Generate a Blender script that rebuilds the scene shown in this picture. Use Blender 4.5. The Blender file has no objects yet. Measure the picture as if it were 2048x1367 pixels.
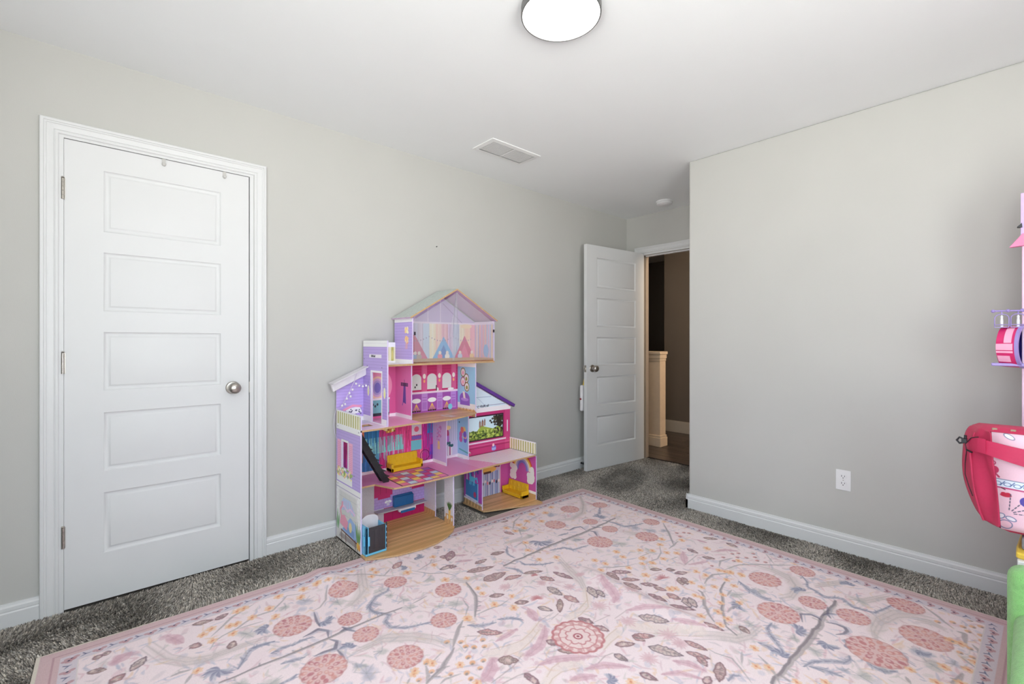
import bpy, bmesh, math, random
import numpy as np
from mathutils import Vector, Matrix

random.seed(7)
RNG = np.random.default_rng(11)
SC = bpy.context.scene
COL = SC.collection

# ------------------------------------------------------------------ camera
CAM_H = 1.1683
YAW = 0.8397                      # from +X (along the closet wall) towards +Y
cam_data = bpy.data.cameras.new('camera')
cam_data.sensor_width = 36.0
cam_data.lens = 929.3 / 2048 * 36.0
cam_data.clip_start = 0.02
cam = bpy.data.objects.new('camera', cam_data)
cam.location = (0, 0, CAM_H)
cam.rotation_euler = (math.pi / 2, 0, YAW - math.pi / 2)
COL.objects.link(cam)
SC.camera = cam

# room measures (metres): closet wall plane y=D, right wall plane x=R, alcove back wall x=XB
D, R, E, XB, H = 2.774, 3.097, 1.597, 4.074, 2.429
XW, YF = -0.85, -1.05             # window wall and wall behind the camera
WINS = (-0.80, 0.60, 0.60, 2.14)   # window in the side wall: y0, y1, z0, z1
WIN = (-0.05, 1.15, 0.60, 2.14)     # window in the wall behind the camera: x0, x1, z0, z1

# ------------------------------------------------------------------ world / light / exposure
world = bpy.data.worlds.new('world'); SC.world = world
world.use_nodes = True
nt = world.node_tree; nt.nodes.clear()
o = nt.nodes.new('ShaderNodeOutputWorld'); bgn = nt.nodes.new('ShaderNodeBackground')
tc = nt.nodes.new('ShaderNodeTexCoord'); sep = nt.nodes.new('ShaderNodeSeparateXYZ')
rmp = nt.nodes.new('ShaderNodeValToRGB')
rmp.color_ramp.elements[0].position = 0.46; rmp.color_ramp.elements[0].color = (1.68, 1.70, 1.63, 1)
rmp.color_ramp.elements[1].position = 0.54; rmp.color_ramp.elements[1].color = (0.66, 0.77, 0.87, 1)
mp = nt.nodes.new('ShaderNodeMath'); mp.operation = 'MULTIPLY_ADD'; mp.inputs[1].default_value = 0.5; mp.inputs[2].default_value = 0.5
nt.links.new(tc.outputs['Generated'], sep.inputs[0]); nt.links.new(sep.outputs['Z'], mp.inputs[0])
nt.links.new(mp.outputs[0], rmp.inputs[0]); nt.links.new(rmp.outputs[0], bgn.inputs[0])
bgn.inputs[1].default_value = 9.6
nt.links.new(bgn.outputs[0], o.inputs[0])

def area(name, loc, rot, sx, sy, power, color=(1, 1, 1), portal=False):
    l = bpy.data.lights.new(name, 'AREA'); l.shape = 'RECTANGLE'; l.size = sx; l.size_y = sy
    l.energy = power; l.color = color
    if portal: l.cycles.is_portal = True
    ob = bpy.data.objects.new(name, l); ob.location = loc; ob.rotation_euler = rot; COL.objects.link(ob)
    return ob
# daylight enters through the window opening in the wall behind the camera
area('window_portal', ((WIN[0] + WIN[1]) / 2, YF - .02, (WIN[2] + WIN[3]) / 2), (math.pi / 2, 0, 0), WIN[1] - WIN[0], WIN[3] - WIN[2], 1, portal=True)
area('window_portal', (XW - .02, (WINS[0] + WINS[1]) / 2, (WINS[2] + WINS[3]) / 2), (0, -math.pi / 2, 0), WINS[3] - WINS[2], WINS[1] - WINS[0], 1, portal=True)
hl = bpy.data.lights.new('hall_lamp', 'POINT'); hl.energy = 85.0; hl.color = (1.0, 0.80, 0.60); hl.shadow_soft_size = 0.12
ho = bpy.data.objects.new('hall_lamp', hl); ho.location = (4.33, 1.10, 2.1); COL.objects.link(ho)

SC.view_settings.view_transform = 'Standard'
SC.view_settings.look = 'None'
SC.view_settings.exposure = -0.13
SC.view_settings.gamma = 1.0
SC.view_settings.use_curve_mapping = False
SC.cycles.max_bounces = 10
SC.cycles.diffuse_bounces = 6
SC.cycles.transparent_max_bounces = 12
SC.cycles.sample_clamp_indirect = 6.0

# ------------------------------------------------------------------ colours and materials
def lin(c):
    return tuple((v / 12.92 if v <= 0.04045 else ((v + 0.055) / 1.055) ** 2.4) for v in c)
def s8(r, g, b):
    return lin((r / 255, g / 255, b / 255))

def pmat(name, col, rough=0.5, var=0.04, scale=30.0, bump=0.0, bscale=200.0, metal=0.0, spec=0.5, sheen=0.0, emit=None):
    m = bpy.data.materials.new(name); m.use_nodes = True
    t = m.node_tree; p = t.nodes['Principled BSDF']
    p.inputs['Roughness'].default_value = rough; p.inputs['Metallic'].default_value = metal
    p.inputs['Specular IOR Level'].default_value = spec
    if sheen: p.inputs['Sheen Weight'].default_value = sheen
    tcn = t.nodes.new('ShaderNodeTexCoord')
    n = t.nodes.new('ShaderNodeTexNoise'); n.inputs['Scale'].default_value = scale; n.inputs['Detail'].default_value = 4
    r = t.nodes.new('ShaderNodeValToRGB')
    a = tuple(max(0, v * (1 - var)) for v in col); b = tuple(min(1, v * (1 + var)) for v in col)
    r.color_ramp.elements[0].position = .3; r.color_ramp.elements[1].position = .7
    r.color_ramp.elements[0].color = a + (1,); r.color_ramp.elements[1].color = b + (1,)
    t.links.new(tcn.outputs['Object'], n.inputs['Vector']); t.links.new(n.outputs['Fac'], r.inputs[0]); t.links.new(r.outputs[0], p.inputs['Base Color'])
    if bump:
        n2 = t.nodes.new('ShaderNodeTexNoise'); n2.inputs['Scale'].default_value = bscale; n2.inputs['Detail'].default_value = 3
        bm = t.nodes.new('ShaderNodeBump'); bm.inputs['Strength'].default_value = bump; bm.inputs['Distance'].default_value = 0.004
        t.links.new(tcn.outputs['Object'], n2.inputs['Vector']); t.links.new(n2.outputs['Fac'], bm.inputs['Height']); t.links.new(bm.outputs[0], p.inputs['Normal'])
    if emit:
        p.inputs['Emission Color'].default_value = emit[0] + (1,); p.inputs['Emission Strength'].default_value = emit[1]
    return m

def woodmat(name, c0, c1, axis='x', scale=9.0, rough=0.45, stretch=14.0):
    m = bpy.data.materials.new(name); m.use_nodes = True
    t = m.node_tree; p = t.nodes['Principled BSDF']; p.inputs['Roughness'].default_value = rough
    tcn = t.nodes.new('ShaderNodeTexCoord'); mpn = t.nodes.new('ShaderNodeMapping')
    s = [scale * stretch] * 3; s['xyz'.index(axis)] = scale
    mpn.inputs['Scale'].default_value = s
    n = t.nodes.new('ShaderNodeTexNoise'); n.inputs['Scale'].default_value = 1; n.inputs['Detail'].default_value = 6
    oi = t.nodes.new('ShaderNodeObjectInfo'); ad = t.nodes.new('ShaderNodeVectorMath'); ad.operation = 'ADD'
    mu = t.nodes.new('ShaderNodeMath'); mu.operation = 'MULTIPLY'; mu.inputs[1].default_value = 37.0
    r = t.nodes.new('ShaderNodeValToRGB'); r.color_ramp.elements[0].position = .35; r.color_ramp.elements[1].position = .65
    r.color_ramp.elements[0].color = c0 + (1,); r.color_ramp.elements[1].color = c1 + (1,)
    t.links.new(oi.outputs['Random'], mu.inputs[0]); t.links.new(tcn.outputs['Object'], mpn.inputs['Vector'])
    t.links.new(mpn.outputs[0], ad.inputs[0]); t.links.new(mu.outputs[0], ad.inputs[1]); t.links.new(ad.outputs[0], n.inputs['Vector'])
    t.links.new(n.outputs['Fac'], r.inputs[0]); t.links.new(r.outputs[0], p.inputs['Base Color'])
    return m

# ------------------------------------------------------------------ small painter for flat printed graphics (drawn here, in metres)
class Paint:
    def __init__(s, w, h, ppm=700, bg=(255, 255, 255)):
        s.w, s.h, s.ppm = w, h, ppm
        s.W, s.H = max(4, int(round(w * ppm))), max(4, int(round(h * ppm)))
        s.a = np.empty((s.H, s.W, 3), np.float32); s.a[:] = np.array(bg) / 255
    def _win(s, x0, y0, x1, y1, pad=2):
        i0 = max(0, int(x0 * s.ppm) - pad); i1 = min(s.W, int(x1 * s.ppm) + pad + 1)
        j0 = max(0, int(y0 * s.ppm) - pad); j1 = min(s.H, int(y1 * s.ppm) + pad + 1)
        if i0 >= i1 or j0 >= j1: return None
        xx, yy = np.meshgrid((np.arange(i0, i1) + .5) / s.ppm, (np.arange(j0, j1) + .5) / s.ppm)
        return i0, i1, j0, j1, xx, yy
    def _mix(s, w, al, c):
        i0, i1, j0, j1 = w[:4]; al = al[..., None].astype(np.float32)
        s.a[j0:j1, i0:i1] = s.a[j0:j1, i0:i1] * (1 - al) + al * (np.array(c, np.float32) / 255)
    def rect(s, x0, y0, x1, y1, c, a=1.0):
        w = s._win(x0, y0, x1, y1)
        if w is None: return
        xx, yy = w[4:]
        d = np.minimum(np.minimum(xx - x0, x1 - xx), np.minimum(yy - y0, y1 - yy))
        s._mix(w, np.clip(d * s.ppm + .5, 0, 1) * a, c)
    def ell(s, cx, cy, rx, ry, c, rot=0.0, a=1.0, soft=0.0, tex=0.0):
        m = max(rx, ry); w = s._win(cx - m, cy - m, cx + m, cy + m)
        if w is None: return
        xx, yy = w[4] - cx, w[5] - cy; co, si = math.cos(rot), math.sin(rot)
        u, v = xx * co + yy * si, -xx * si + yy * co
        r = np.sqrt((u / rx) ** 2 + (v / ry) ** 2)
        al = np.clip((1 - r) * min(rx, ry) * s.ppm / (1 + soft * min(rx, ry) * s.ppm) + .5 * (soft == 0), 0, 1) * a
        if tex: al = al * (1 - tex * RNG.random(al.shape))
        s._mix(w, al, c)
    def ring(s, cx, cy, r, wd, c, a=1.0, sq=1.0, wob=0.0, n=7, ph=0.0):
        m = r + wd + r * wob; w = s._win(cx - m, cy - m, cx + m, cy + m)
        if w is None: return
        xx, yy = w[4] - cx, (w[5] - cy) / sq
        rr = np.hypot(xx, yy); th = np.arctan2(yy, xx)
        r0 = r * (1 + wob * np.abs(np.sin(n * th / 2 + ph)))
        s._mix(w, np.clip((wd / 2 - np.abs(rr - r0)) * s.ppm + .5, 0, 1) * a, c)
    def line(s, pts, wd, c, a=1.0, taper=False, soft=0.0, tex=0.0):
        pts = np.array(pts, float).reshape(-1, 2); m = wd
        w = s._win(pts[:, 0].min() - m, pts[:, 1].min() - m, pts[:, 0].max() + m, pts[:, 1].max() + m)
        if w is None: return
        xx, yy = w[4:]; best = np.full(xx.shape, 1e9); n = len(pts) - 1
        for k in range(n):
            p, q = pts[k], pts[k + 1]; dx, dy = q - p; L2 = dx * dx + dy * dy + 1e-12
            t = np.clip(((xx - p[0]) * dx + (yy - p[1]) * dy) / L2, 0, 1)
            d = np.hypot(xx - p[0] - t * dx, yy - p[1] - t * dy)
            if taper:
                f = (k + t) / n; d = d + wd / 2 * np.abs(2 * f - 1) ** 2 * .8
            best = np.minimum(best, d)
        al = np.clip((wd / 2 - best) * s.ppm / (1 + soft * wd * s.ppm) + .5 * (soft == 0), 0, 1) * a
        if tex: al = al * (1 - tex * RNG.random(al.shape))
        s._mix(w, al, c)
    def poly(s, pts, c, a=1.0):
        pts = np.array(pts, float).reshape(-1, 2)
        w = s._win(pts[:, 0].min(), pts[:, 1].min(), pts[:, 0].max(), pts[:, 1].max())
        if w is None: return
        xx, yy = w[4:]; ins = np.zeros(xx.shape, bool); best = np.full(xx.shape, 1e9)
        for k in range(len(pts)):
            p, q = pts[k], pts[(k + 1) % len(pts)]; dx, dy = q - p
            t = np.clip(((xx - p[0]) * dx + (yy - p[1]) * dy) / (dx * dx + dy * dy + 1e-12), 0, 1)
            best = np.minimum(best, np.hypot(xx - p[0] - t * dx, yy - p[1] - t * dy))
            if abs(dy) > 1e-9:
                cr = ((p[1] > yy) != (q[1] > yy)) & (xx < dx * (yy - p[1]) / dy + p[0]); ins ^= cr
        s._mix(w, np.clip(np.where(ins, best, -best) * s.ppm + .5, 0, 1) * a, c)
    def noise(s, amp):
        s.a += ((RNG.random((s.H, s.W, 1)) - .5) * amp).astype(np.float32)
    def mat(s, name, rough=0.35, gain=1.0, bump=0.0, spec=0.5):
        img = bpy.data.images.new(name, s.W, s.H)
        px = np.ones((s.H, s.W, 4), np.float32); px[..., :3] = np.clip(s.a * gain, 0, 1)
        img.pixels.foreach_set(px.ravel()); img.pack()
        m = bpy.data.materials.new(name); m.use_nodes = True
        t = m.node_tree; p = t.nodes['Principled BSDF']; p.inputs['Roughness'].default_value = rough
        p.inputs['Specular IOR Level'].default_value = spec
        it = t.nodes.new('ShaderNodeTexImage'); it.image = img; it.extension = 'EXTEND'
        uv = t.nodes.new('ShaderNodeUVMap'); t.links.new(uv.outputs[0], it.inputs[0])
        t.links.new(it.outputs[0], p.inputs['Base Color'])
        if bump:
            tcn = t.nodes.new('ShaderNodeTexCoord')
            n2 = t.nodes.new('ShaderNodeTexNoise'); n2.inputs['Scale'].default_value = 900; n2.inputs['Detail'].default_value = 2
            bm = t.nodes.new('ShaderNodeBump'); bm.inputs['Strength'].default_value = bump; bm.inputs['Distance'].default_value = 0.002
            t.links.new(tcn.outputs['Object'], n2.inputs['Vector']); t.links.new(n2.outputs['Fac'], bm.inputs['Height']); t.links.new(bm.outputs[0], p.inputs['Normal'])
        return m

# ------------------------------------------------------------------ mesh builder
class MB:
    def __init__(s): s.v, s.f, s.uv, s.mi = [], [], {}, []
    def face(s, idx, mi=0, uv=None):
        s.f.append(tuple(idx)); s.mi.append(mi)
        if uv is not None: s.uv[len(s.f) - 1] = uv
    def add(s, pts):
        n = len(s.v); s.v += [tuple(map(float, p)) for p in pts]; return n
    def box(s, x0, y0, z0, x1, y1, z1, mi=0):
        n = s.add([(x0, y0, z0), (x1, y0, z0), (x1, y1, z0), (x0, y1, z0), (x0, y0, z1), (x1, y0, z1), (x1, y1, z1), (x0, y1, z1)])
        for q in ((0, 3, 2, 1), (4, 5, 6, 7), (0, 1, 5, 4), (1, 2, 6, 5), (2, 3, 7, 6), (3, 0, 4, 7)): s.face([n + i for i in q], mi)
        return s
    def loft(s, rings, mi=0, cap=True, close=True):
        m = len(rings[0]); n = [s.add(r) for r in rings]
        for a, b in zip(n[:-1], n[1:]):
            for i in range(m if close else m - 1):
                j = (i + 1) % m; s.face((a + i, a + j, b + j, b + i), mi)
        if cap:
            s.face([n[0] + i for i in reversed(range(m))], mi); s.face([n[-1] + i for i in range(m)], mi)
        return s
    def lathe(s, prof, origin, axis, n=24, mi=0):   # prof: (radius, along)
        ax = Vector(axis).normalized(); e1 = ax.orthogonal().normalized(); e2 = ax.cross(e1); O = Vector(origin)
        rings = [[O + ax * h + (e1 * math.cos(2 * math.pi * k / n) + e2 * math.sin(2 * math.pi * k / n)) * max(r, 1e-4) for k in range(n)] for r, h in prof]
        return s.loft(rings, mi)
    def tube(s, pts, r, n=8, mi=0):
        pts = [Vector(p) for p in pts]; rings = []; ref = None
        for i, p in enumerate(pts):
            t = (pts[min(i + 1, len(pts) - 1)] - pts[max(i - 1, 0)]).normalized()
            if ref is None: ref = t.orthogonal().normalized()
            ref = (ref - t * ref.dot(t)).normalized(); b = t.cross(ref)
            rr = r[i] if isinstance(r, (list, tuple)) else r
            rings.append([p + (ref * math.cos(2 * math.pi * k / n) + b * math.sin(2 * math.pi * k / n)) * rr for k in range(n)])
        return s.loft(rings, mi)
    def prism(s, pts, axis, a0, a1, mi=0):          # polygon extruded along an axis; pts given in the two other axes (x,y,z order)
        k = 'xyz'.index(axis); o2 = [i for i in range(3) if i != k]
        def mk(a):
            out = []
            for p in pts:
                v = [0, 0, 0]; v[k] = a; v[o2[0]] = p[0]; v[o2[1]] = p[1]; out.append(v)
            return out
        return s.loft([mk(a0), mk(a1)], mi)
    def mesh(s, name, off=(0, 0, 0), mats=(), smooth=None):
        me = bpy.data.meshes.new(name)
        v = [(a - off[0], b - off[1], c - off[2]) for a, b, c in s.v]
        me.from_pydata(v, [], s.f)
        for m in mats: me.materials.append(m)
        if any(s.mi): me.polygons.foreach_set('material_index', s.mi)
        if s.uv:
            ul = me.uv_layers.new(name='UVMap').data
            for p in me.polygons:
                if p.index in s.uv:
                    for li, u in zip(p.loop_indices, s.uv[p.index]): ul[li].uv = u
        me.update()
        bm = bmesh.new(); bm.from_mesh(me)
        bmesh.ops.recalc_face_normals(bm, faces=bm.faces)
        bm.to_mesh(me); bm.free()
        if smooth:
            me.polygons.foreach_set('use_smooth', [True] * len(me.polygons)); me.set_sharp_from_angle(angle=math.radians(smooth))
        return me

ORI = {}
def thing(name, label, cat, loc=(0, 0, 0), rotz=0.0, group=None, local=False):
    ob = bpy.data.objects.new(name, None); ob.empty_display_size = 0.05
    ob.location = loc; ob.rotation_euler = (0, 0, rotz); COL.objects.link(ob)
    ob['label'] = label; ob['category'] = cat
    if group: ob['group'] = group
    ORI[ob.name] = (0, 0, 0) if local else tuple(loc)
    return ob
def tag(ob, label=None, cat=None, group=None, kind=None):
    if label: ob['label'] = label
    if cat: ob['category'] = cat
    if group: ob['group'] = group
    if kind: ob['kind'] = kind
    return ob
def obj(name, mb, mats, parent=None, smooth=None, bevel=0.0, seg=2, subsurf=0, label=None):
    if not isinstance(mats, (list, tuple)): mats = [mats]
    off = ORI.get(parent.name, (0, 0, 0)) if parent is not None else (0, 0, 0)
    me = mb.mesh(name, off, mats, smooth)
    ob = bpy.data.objects.new(name, me); COL.objects.link(ob)
    if parent is not None:
        ob.parent = parent; ORI[ob.name] = off
    if bevel:
        b = ob.modifiers.new('bevel', 'BEVEL'); b.width = bevel; b.segments = seg; b.limit_method = 'ANGLE'; b.angle_limit = math.radians(40)
    if subsurf:
        b = ob.modifiers.new('sub', 'SUBSURF'); b.levels = subsurf; b.render_levels = subsurf
        me.polygons.foreach_set('use_smooth', [True] * len(me.polygons))
    if label: ob['label'] = label
    return ob
def struct(name, mb, mats, parent=None, label=None, **kw):
    ob = obj(name, mb, mats, parent, **kw)
    if parent is None: ob['kind'] = 'structure'
    if label: ob['label'] = label
    return ob
def dup(root, loc, rotz, label=None, group=None):
    r = root.copy(); COL.objects.link(r); r.location = loc; r.rotation_euler = (0, 0, rotz)
    if label: r['label'] = label
    if group: r['group'] = group
    for ch in list(root.children):
        c = ch.copy(); COL.objects.link(c); c.parent = r
        for g in list(ch.children):
            d = g.copy(); COL.objects.link(d); d.parent = c
    return r

# flat board with a printed face, given as 2-D cells (u across, v up) so that openings stay open
def board(name, plane, c, t, cells, origin, paint, edge, parent, back=None, bevel=0, rough=0.35, flip=False, gain=1.10, label=None):
    # plane 'x': face looks to -X at x=c, u runs from origin[0] towards -Y ; 'y': face looks to -Y, u = +X ; 'z': face looks up, u=+X, v=+Y
    mb = MB(); idx = {}
    def P3(u, v, k):
        if plane == 'x': return (c + (t if k else 0), origin[0] - u, origin[1] + v)
        if plane == 'y': return (origin[0] + u, c + (t if k else 0), origin[1] + v)
        return (origin[0] + u, origin[1] + v, c - (t if k else 0))
    def vid(p, k):
        q = (round(p[0], 5), round(p[1], 5), k)
        if q not in idx: idx[q] = mb.add([P3(p[0], p[1], k)])
        return idx[q]
    W, Hh = paint.w, paint.h
    edges = {}
    for cell in cells:
        f = [vid(p, 0) for p in cell]; uv = [(p[0] / W, p[1] / Hh) for p in cell]
        mb.face(f, 0, uv); mb.face([vid(p, 1) for p in reversed(cell)], 1 if back is None else 2)
        n = len(cell)
        for i in range(n):
            a, b = cell[i], cell[(i + 1) % n]
            ka, kb = (round(a[0], 5), round(a[1], 5)), (round(b[0], 5), round(b[1], 5))
            if (kb, ka) in edges: del edges[(kb, ka)]
            else: edges[(ka, kb)] = 1
    for (a, b) in edges: mb.face((vid(a, 0), vid(a, 1), vid(b, 1), vid(b, 0)), 1)
    mats = [paint.mat('print_' + name, rough, gain), edge] + ([back] if back else [])
    return obj(name, mb, mats, parent, label=label)
def rect_cells(w, h, hole=None):
    if hole is None: return [[(0, 0), (w, 0), (w, h), (0, h)]]
    a, b, c, d = hole; us = sorted({0, a, c, w}); vs = sorted({0, b, d, h}); out = []
    for i in range(len(us) - 1):
        for j in range(len(vs) - 1):
            um, vm = (us[i] + us[i + 1]) / 2, (vs[j] + vs[j + 1]) / 2
            if a < um < c and b < vm < d: continue
            out.append([(us[i], vs[j]), (us[i + 1], vs[j]), (us[i + 1], vs[j + 1]), (us[i], vs[j + 1])])
    return out
# ------------------------------------------------------------------ materials of the room
M_WALL = pmat('wall_paint', (0.540, 0.536, 0.512), rough=0.75, var=0.012, scale=3, bump=0.06, bscale=350, spec=0.25)
M_CEIL = pmat('ceiling_paint', (0.875, 0.895, 0.90), rough=0.9, var=0.008, scale=3, bump=0.08, bscale=260, spec=0.2)
M_TRIM = pmat('white_trim_paint', (0.715, 0.72, 0.725), rough=0.35, var=0.008, scale=5, spec=0.4)
M_DOOR = pmat('white_door_paint', (0.715, 0.72, 0.725), rough=0.42, var=0.008, scale=5, spec=0.4)
M_NICKEL = pmat('brushed_nickel', (0.46, 0.43, 0.39), rough=0.28, var=0.05, metal=1.0)
M_PLASTIC_W = pmat('white_plastic', (0.80, 0.80, 0.81), rough=0.35, var=0.01)
M_DARK = pmat('dark_slot', (0.03, 0.03, 0.035), rough=0.6, var=0.05)
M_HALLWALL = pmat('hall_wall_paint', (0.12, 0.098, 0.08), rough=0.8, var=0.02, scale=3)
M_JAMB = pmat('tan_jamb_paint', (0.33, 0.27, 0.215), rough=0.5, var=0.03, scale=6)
M_CARPET = pmat('carpet_backing', (0.17, 0.155, 0.14), rough=1.0, var=0.35, scale=160, bump=0.6, bscale=500, spec=0.1)

# ------------------------------------------------------------------ room shell
mb = MB(); mb.box(XW - .15, YF - .15, -.08, XB + .06, D + .15, 0.0); struct('floor', mb, M_CARPET)
mb = MB(); mb.box(XW - .15, YF - .15, H, 7.2, 4.4, H + .1); struct('ceiling', mb, M_CEIL)
DX0, DX1, DZ = -0.116, 0.626, 2.058      # rough closet opening
mb = MB()
mb.box(XW - .15, D, 0, DX0, D + .15, H); mb.box(DX1, D, 0, XB, D + .15, H); mb.box(DX0, D, DZ, DX1, D + .15, H)
mb.box(DX0, D + .12, 0, DX1, D + .15, DZ)
struct('wall_left', mb, M_WALL)
mb = MB(); mb.box(R, YF, 0, XB + .12, E, H); struct('wall_right', mb, M_WALL, bevel=.012, seg=3)
OY0, OY1, OZ = 1.76, 2.612, 2.052        # alcove door opening
mb = MB(); mb.box(XB, OY1, 0, XB + .12, 4.4, H); mb.box(XB, E, 0, XB + .12, OY0, H); mb.box(XB, OY0, OZ, XB + .12, OY1, H)
struct('wall_far', mb, M_WALL)
mb = MB(); y0, y1, z0, z1 = WINS
mb.box(XW - .12, YF - .15, 0, XW, y0, H); mb.box(XW - .12, y1, 0, XW, D + .15, H); mb.box(XW - .12, y0, 0, XW, y1, z0); mb.box(XW - .12, y0, z1, XW, y1, H)
struct('wall_side', mb, M_WALL)
mb = MB(); x0, x1, z0, z1 = WIN
mb.box(XW, YF - .12, 0, x0, YF, H); mb.box(x1, YF - .12, 0, R + .5, YF, H); mb.box(x0, YF - .12, 0, x1, YF, z0); mb.box(x0, YF - .12, z1, x1, YF, H)
struct('wall_behind', mb, M_WALL)
def window(n, axis, a0, a1, z0, z1, c):
    w = MB(); f = .045
    def bx(p0, q0, p1, q1, d0, d1):
        if axis == 'x': w.box(c + d0, p0, q0, c + d1, p1, q1)
        else: w.box(p0, c + d0, q0, p1, c + d1, q1)
    bx(a0, z0, a0 + f, z1, -.09, -.03); bx(a1 - f, z0, a1, z1, -.09, -.03); bx(a0, z0, a1, z0 + f, -.09, -.03); bx(a0, z1 - f, a1, z1, -.09, -.03)
    bx(a0, (z0 + z1) / 2 - .02, a1, (z0 + z1) / 2 + .02, -.085, -.035); bx((a0 + a1) / 2 - .03, z0, (a0 + a1) / 2 + .03, z1, -.085, -.035)
    bx(a0 - .05, z0 - .03, a1 + .05, z0, -.03, .05)
    return struct('window_%d' % n, w, M_TRIM)
window(1, 'y', *WIN, YF); window(2, 'x', *WINS, XW)

# hallway seen through the open door
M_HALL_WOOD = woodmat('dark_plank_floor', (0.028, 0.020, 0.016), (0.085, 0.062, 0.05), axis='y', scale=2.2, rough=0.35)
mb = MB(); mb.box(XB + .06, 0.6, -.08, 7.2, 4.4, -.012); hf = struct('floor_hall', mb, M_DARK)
pw = .152
for i in range(11):
    x = XB + .125 + i * pw; y = 0.9 - (i * 0.47) % 1.1
    while y < 4.2:
        ln = 1.22; a, b = max(y, .6), min(y + ln, 4.3)
        if b > a + .1:
            p = MB(); p.box(x + .0012, a + .001, -.012, x + pw - .0012, b - .001, -.001)
            obj('plank', p, M_HALL_WOOD, hf, bevel=.002, seg=1)
        y += ln
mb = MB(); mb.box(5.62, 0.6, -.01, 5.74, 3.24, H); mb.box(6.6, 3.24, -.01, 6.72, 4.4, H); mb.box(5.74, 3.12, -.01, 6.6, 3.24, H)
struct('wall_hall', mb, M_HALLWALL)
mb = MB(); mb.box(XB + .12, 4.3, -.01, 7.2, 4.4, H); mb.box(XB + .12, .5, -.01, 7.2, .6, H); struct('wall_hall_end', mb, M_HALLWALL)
M_HALLTRIM = pmat('hall_baseboard_paint', (0.40, 0.36, 0.31), rough=.4, var=.02)
mb = MB(); mb.box(5.602, .6, 0, 5.62, 3.24, .13); mb.box(5.608, .6, .13, 5.62, 3.24, .145); struct('baseboard_hall', mb, M_HALLTRIM)
# low wall at the top of the stairs with cap and base trim
hw = thing('stair_half_wall', 'tan half wall with a moulded cap, seen in the hall past the open door', 'half wall', (4.70, 3.1, 0))
M_TAN = pmat('tan_wall_paint', (0.74, 0.58, 0.42), rough=.6, var=.03)
mb = MB(); mb.box(4.681, 2.752, 0, 4.80, 3.9, .965); obj('body', mb, M_TAN, hw)
mb = MB(); mb.box(4.66, 2.735, 1.03, 4.82, 3.92, 1.062); mb.box(4.668, 2.742, .985, 4.81, 3.91, 1.03); mb.box(4.675, 2.747, .955, 4.805, 3.905, .985); obj('cap', mb, M_TAN, hw, bevel=.004)
mb = MB(); mb.box(4.663, 2.735, 0, 4.815, 3.9, .1); mb.box(4.67, 2.742, .1, 4.81, 3.9, .125); obj('base_trim', mb, M_TAN, hw, bevel=.004)

# baseboards (profile swept straight)
BBP = [(0, 0), (.015, 0), (.015, .070), (.0115, .075), (.013, .079), (.0125, .092), (.009, .096), (.0075, .0985), (.006, .107), (0, .107)]
def baseboard(name, axis, a0, a1, c, sgn):
    m = MB(); r = []
    for a in (a0, a1):
        r.append([(a, c + sgn * d, z) if axis == 'x' else (c + sgn * d, a, z) for d, z in BBP])
    m.loft(r); return struct(name, m, M_TRIM)
baseboard('baseboard_left', 'x', XW, -.1745, D, -1)
bl = baseboard('baseboard_left', 'x', .6895, XB, D, -1)
baseboard('baseboard_right', 'y', YF, E + .015, R, -1)
m = MB(); m.loft([[(x, E + d, z) for d, z in BBP] for x in (R - .015, XB)]); struct('baseboard_alcove', m, M_TRIM)
m = MB(); m.lathe([(.010, 0), (.010, .006), (.006, .007), (.006, .02), (.0095, .021), (.0095, .03), (.006, .033)], (3.33, D - .015, .056), (0, -1, 0), 14)
tag(obj('door_stop', m, M_DARK, None, 40), 'small black rubber door stop on the baseboard near the open door', 'door stop')

# moulded door casings
CP = [(0, 0), (0, .0165), (.003, .019), (.012, .019), (.0145, .0155), (.019, .0155), (.0215, .0125), (.026, .0128), (.042, .0105), (.0445, .0075), (.048, .0095), (.055, .0095), (.058, .007), (.058, 0)]
def casing(name, f, a0, a1, zt):
    m = MB()
    r = [[f(a0 + s, 0, h) for s, h in CP], [f(a0 + s, zt - s, h) for s, h in CP], [f(a1 - s, zt - s, h) for s, h in CP], [f(a1 - s, 0, h) for s, h in CP]]
    m.loft(r); return struct(name, m, M_TRIM)
t1 = casing('trim_1', lambda a, z, h: (a, D - h, z), -.174, .690, 2.116)
for b_ in ((DX0 - .004, 0, DX0 + .0152, DZ), (DX1 - .0135, 0, DX1 + .004, DZ), (DX0 + .0152, DZ - .0115, DX1 - .0135, DZ + .004)):
    m = MB(); m.box(b_[0], D - .002, b_[1], b_[2], D + .118, b_[3]); obj('jamb', m, M_TRIM, t1)
t2 = casing('trim_2', lambda a, z, h: (XB - h, a, z), OY0 - .055, OY1 + .058, OZ + .06)
m = MB(); m.box(XB - .001, OY1 - .018, 0, XB + .121, OY1, OZ); m.box(XB - .001, OY0, 0, XB + .121, OY0 + .018, OZ)
m.box(XB + .05, OY1 - .028, 0, XB + .085, OY1 - .018, OZ - .018)
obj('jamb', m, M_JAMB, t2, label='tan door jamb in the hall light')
m = MB(); m.box(XB - .001, OY0, OZ - .018, XB + .121, OY1, OZ); m.box(XB + .05, OY0, OZ - .028, XB + .085, OY1, OZ - .018); obj('jamb', m, M_TRIM, t2)

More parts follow.
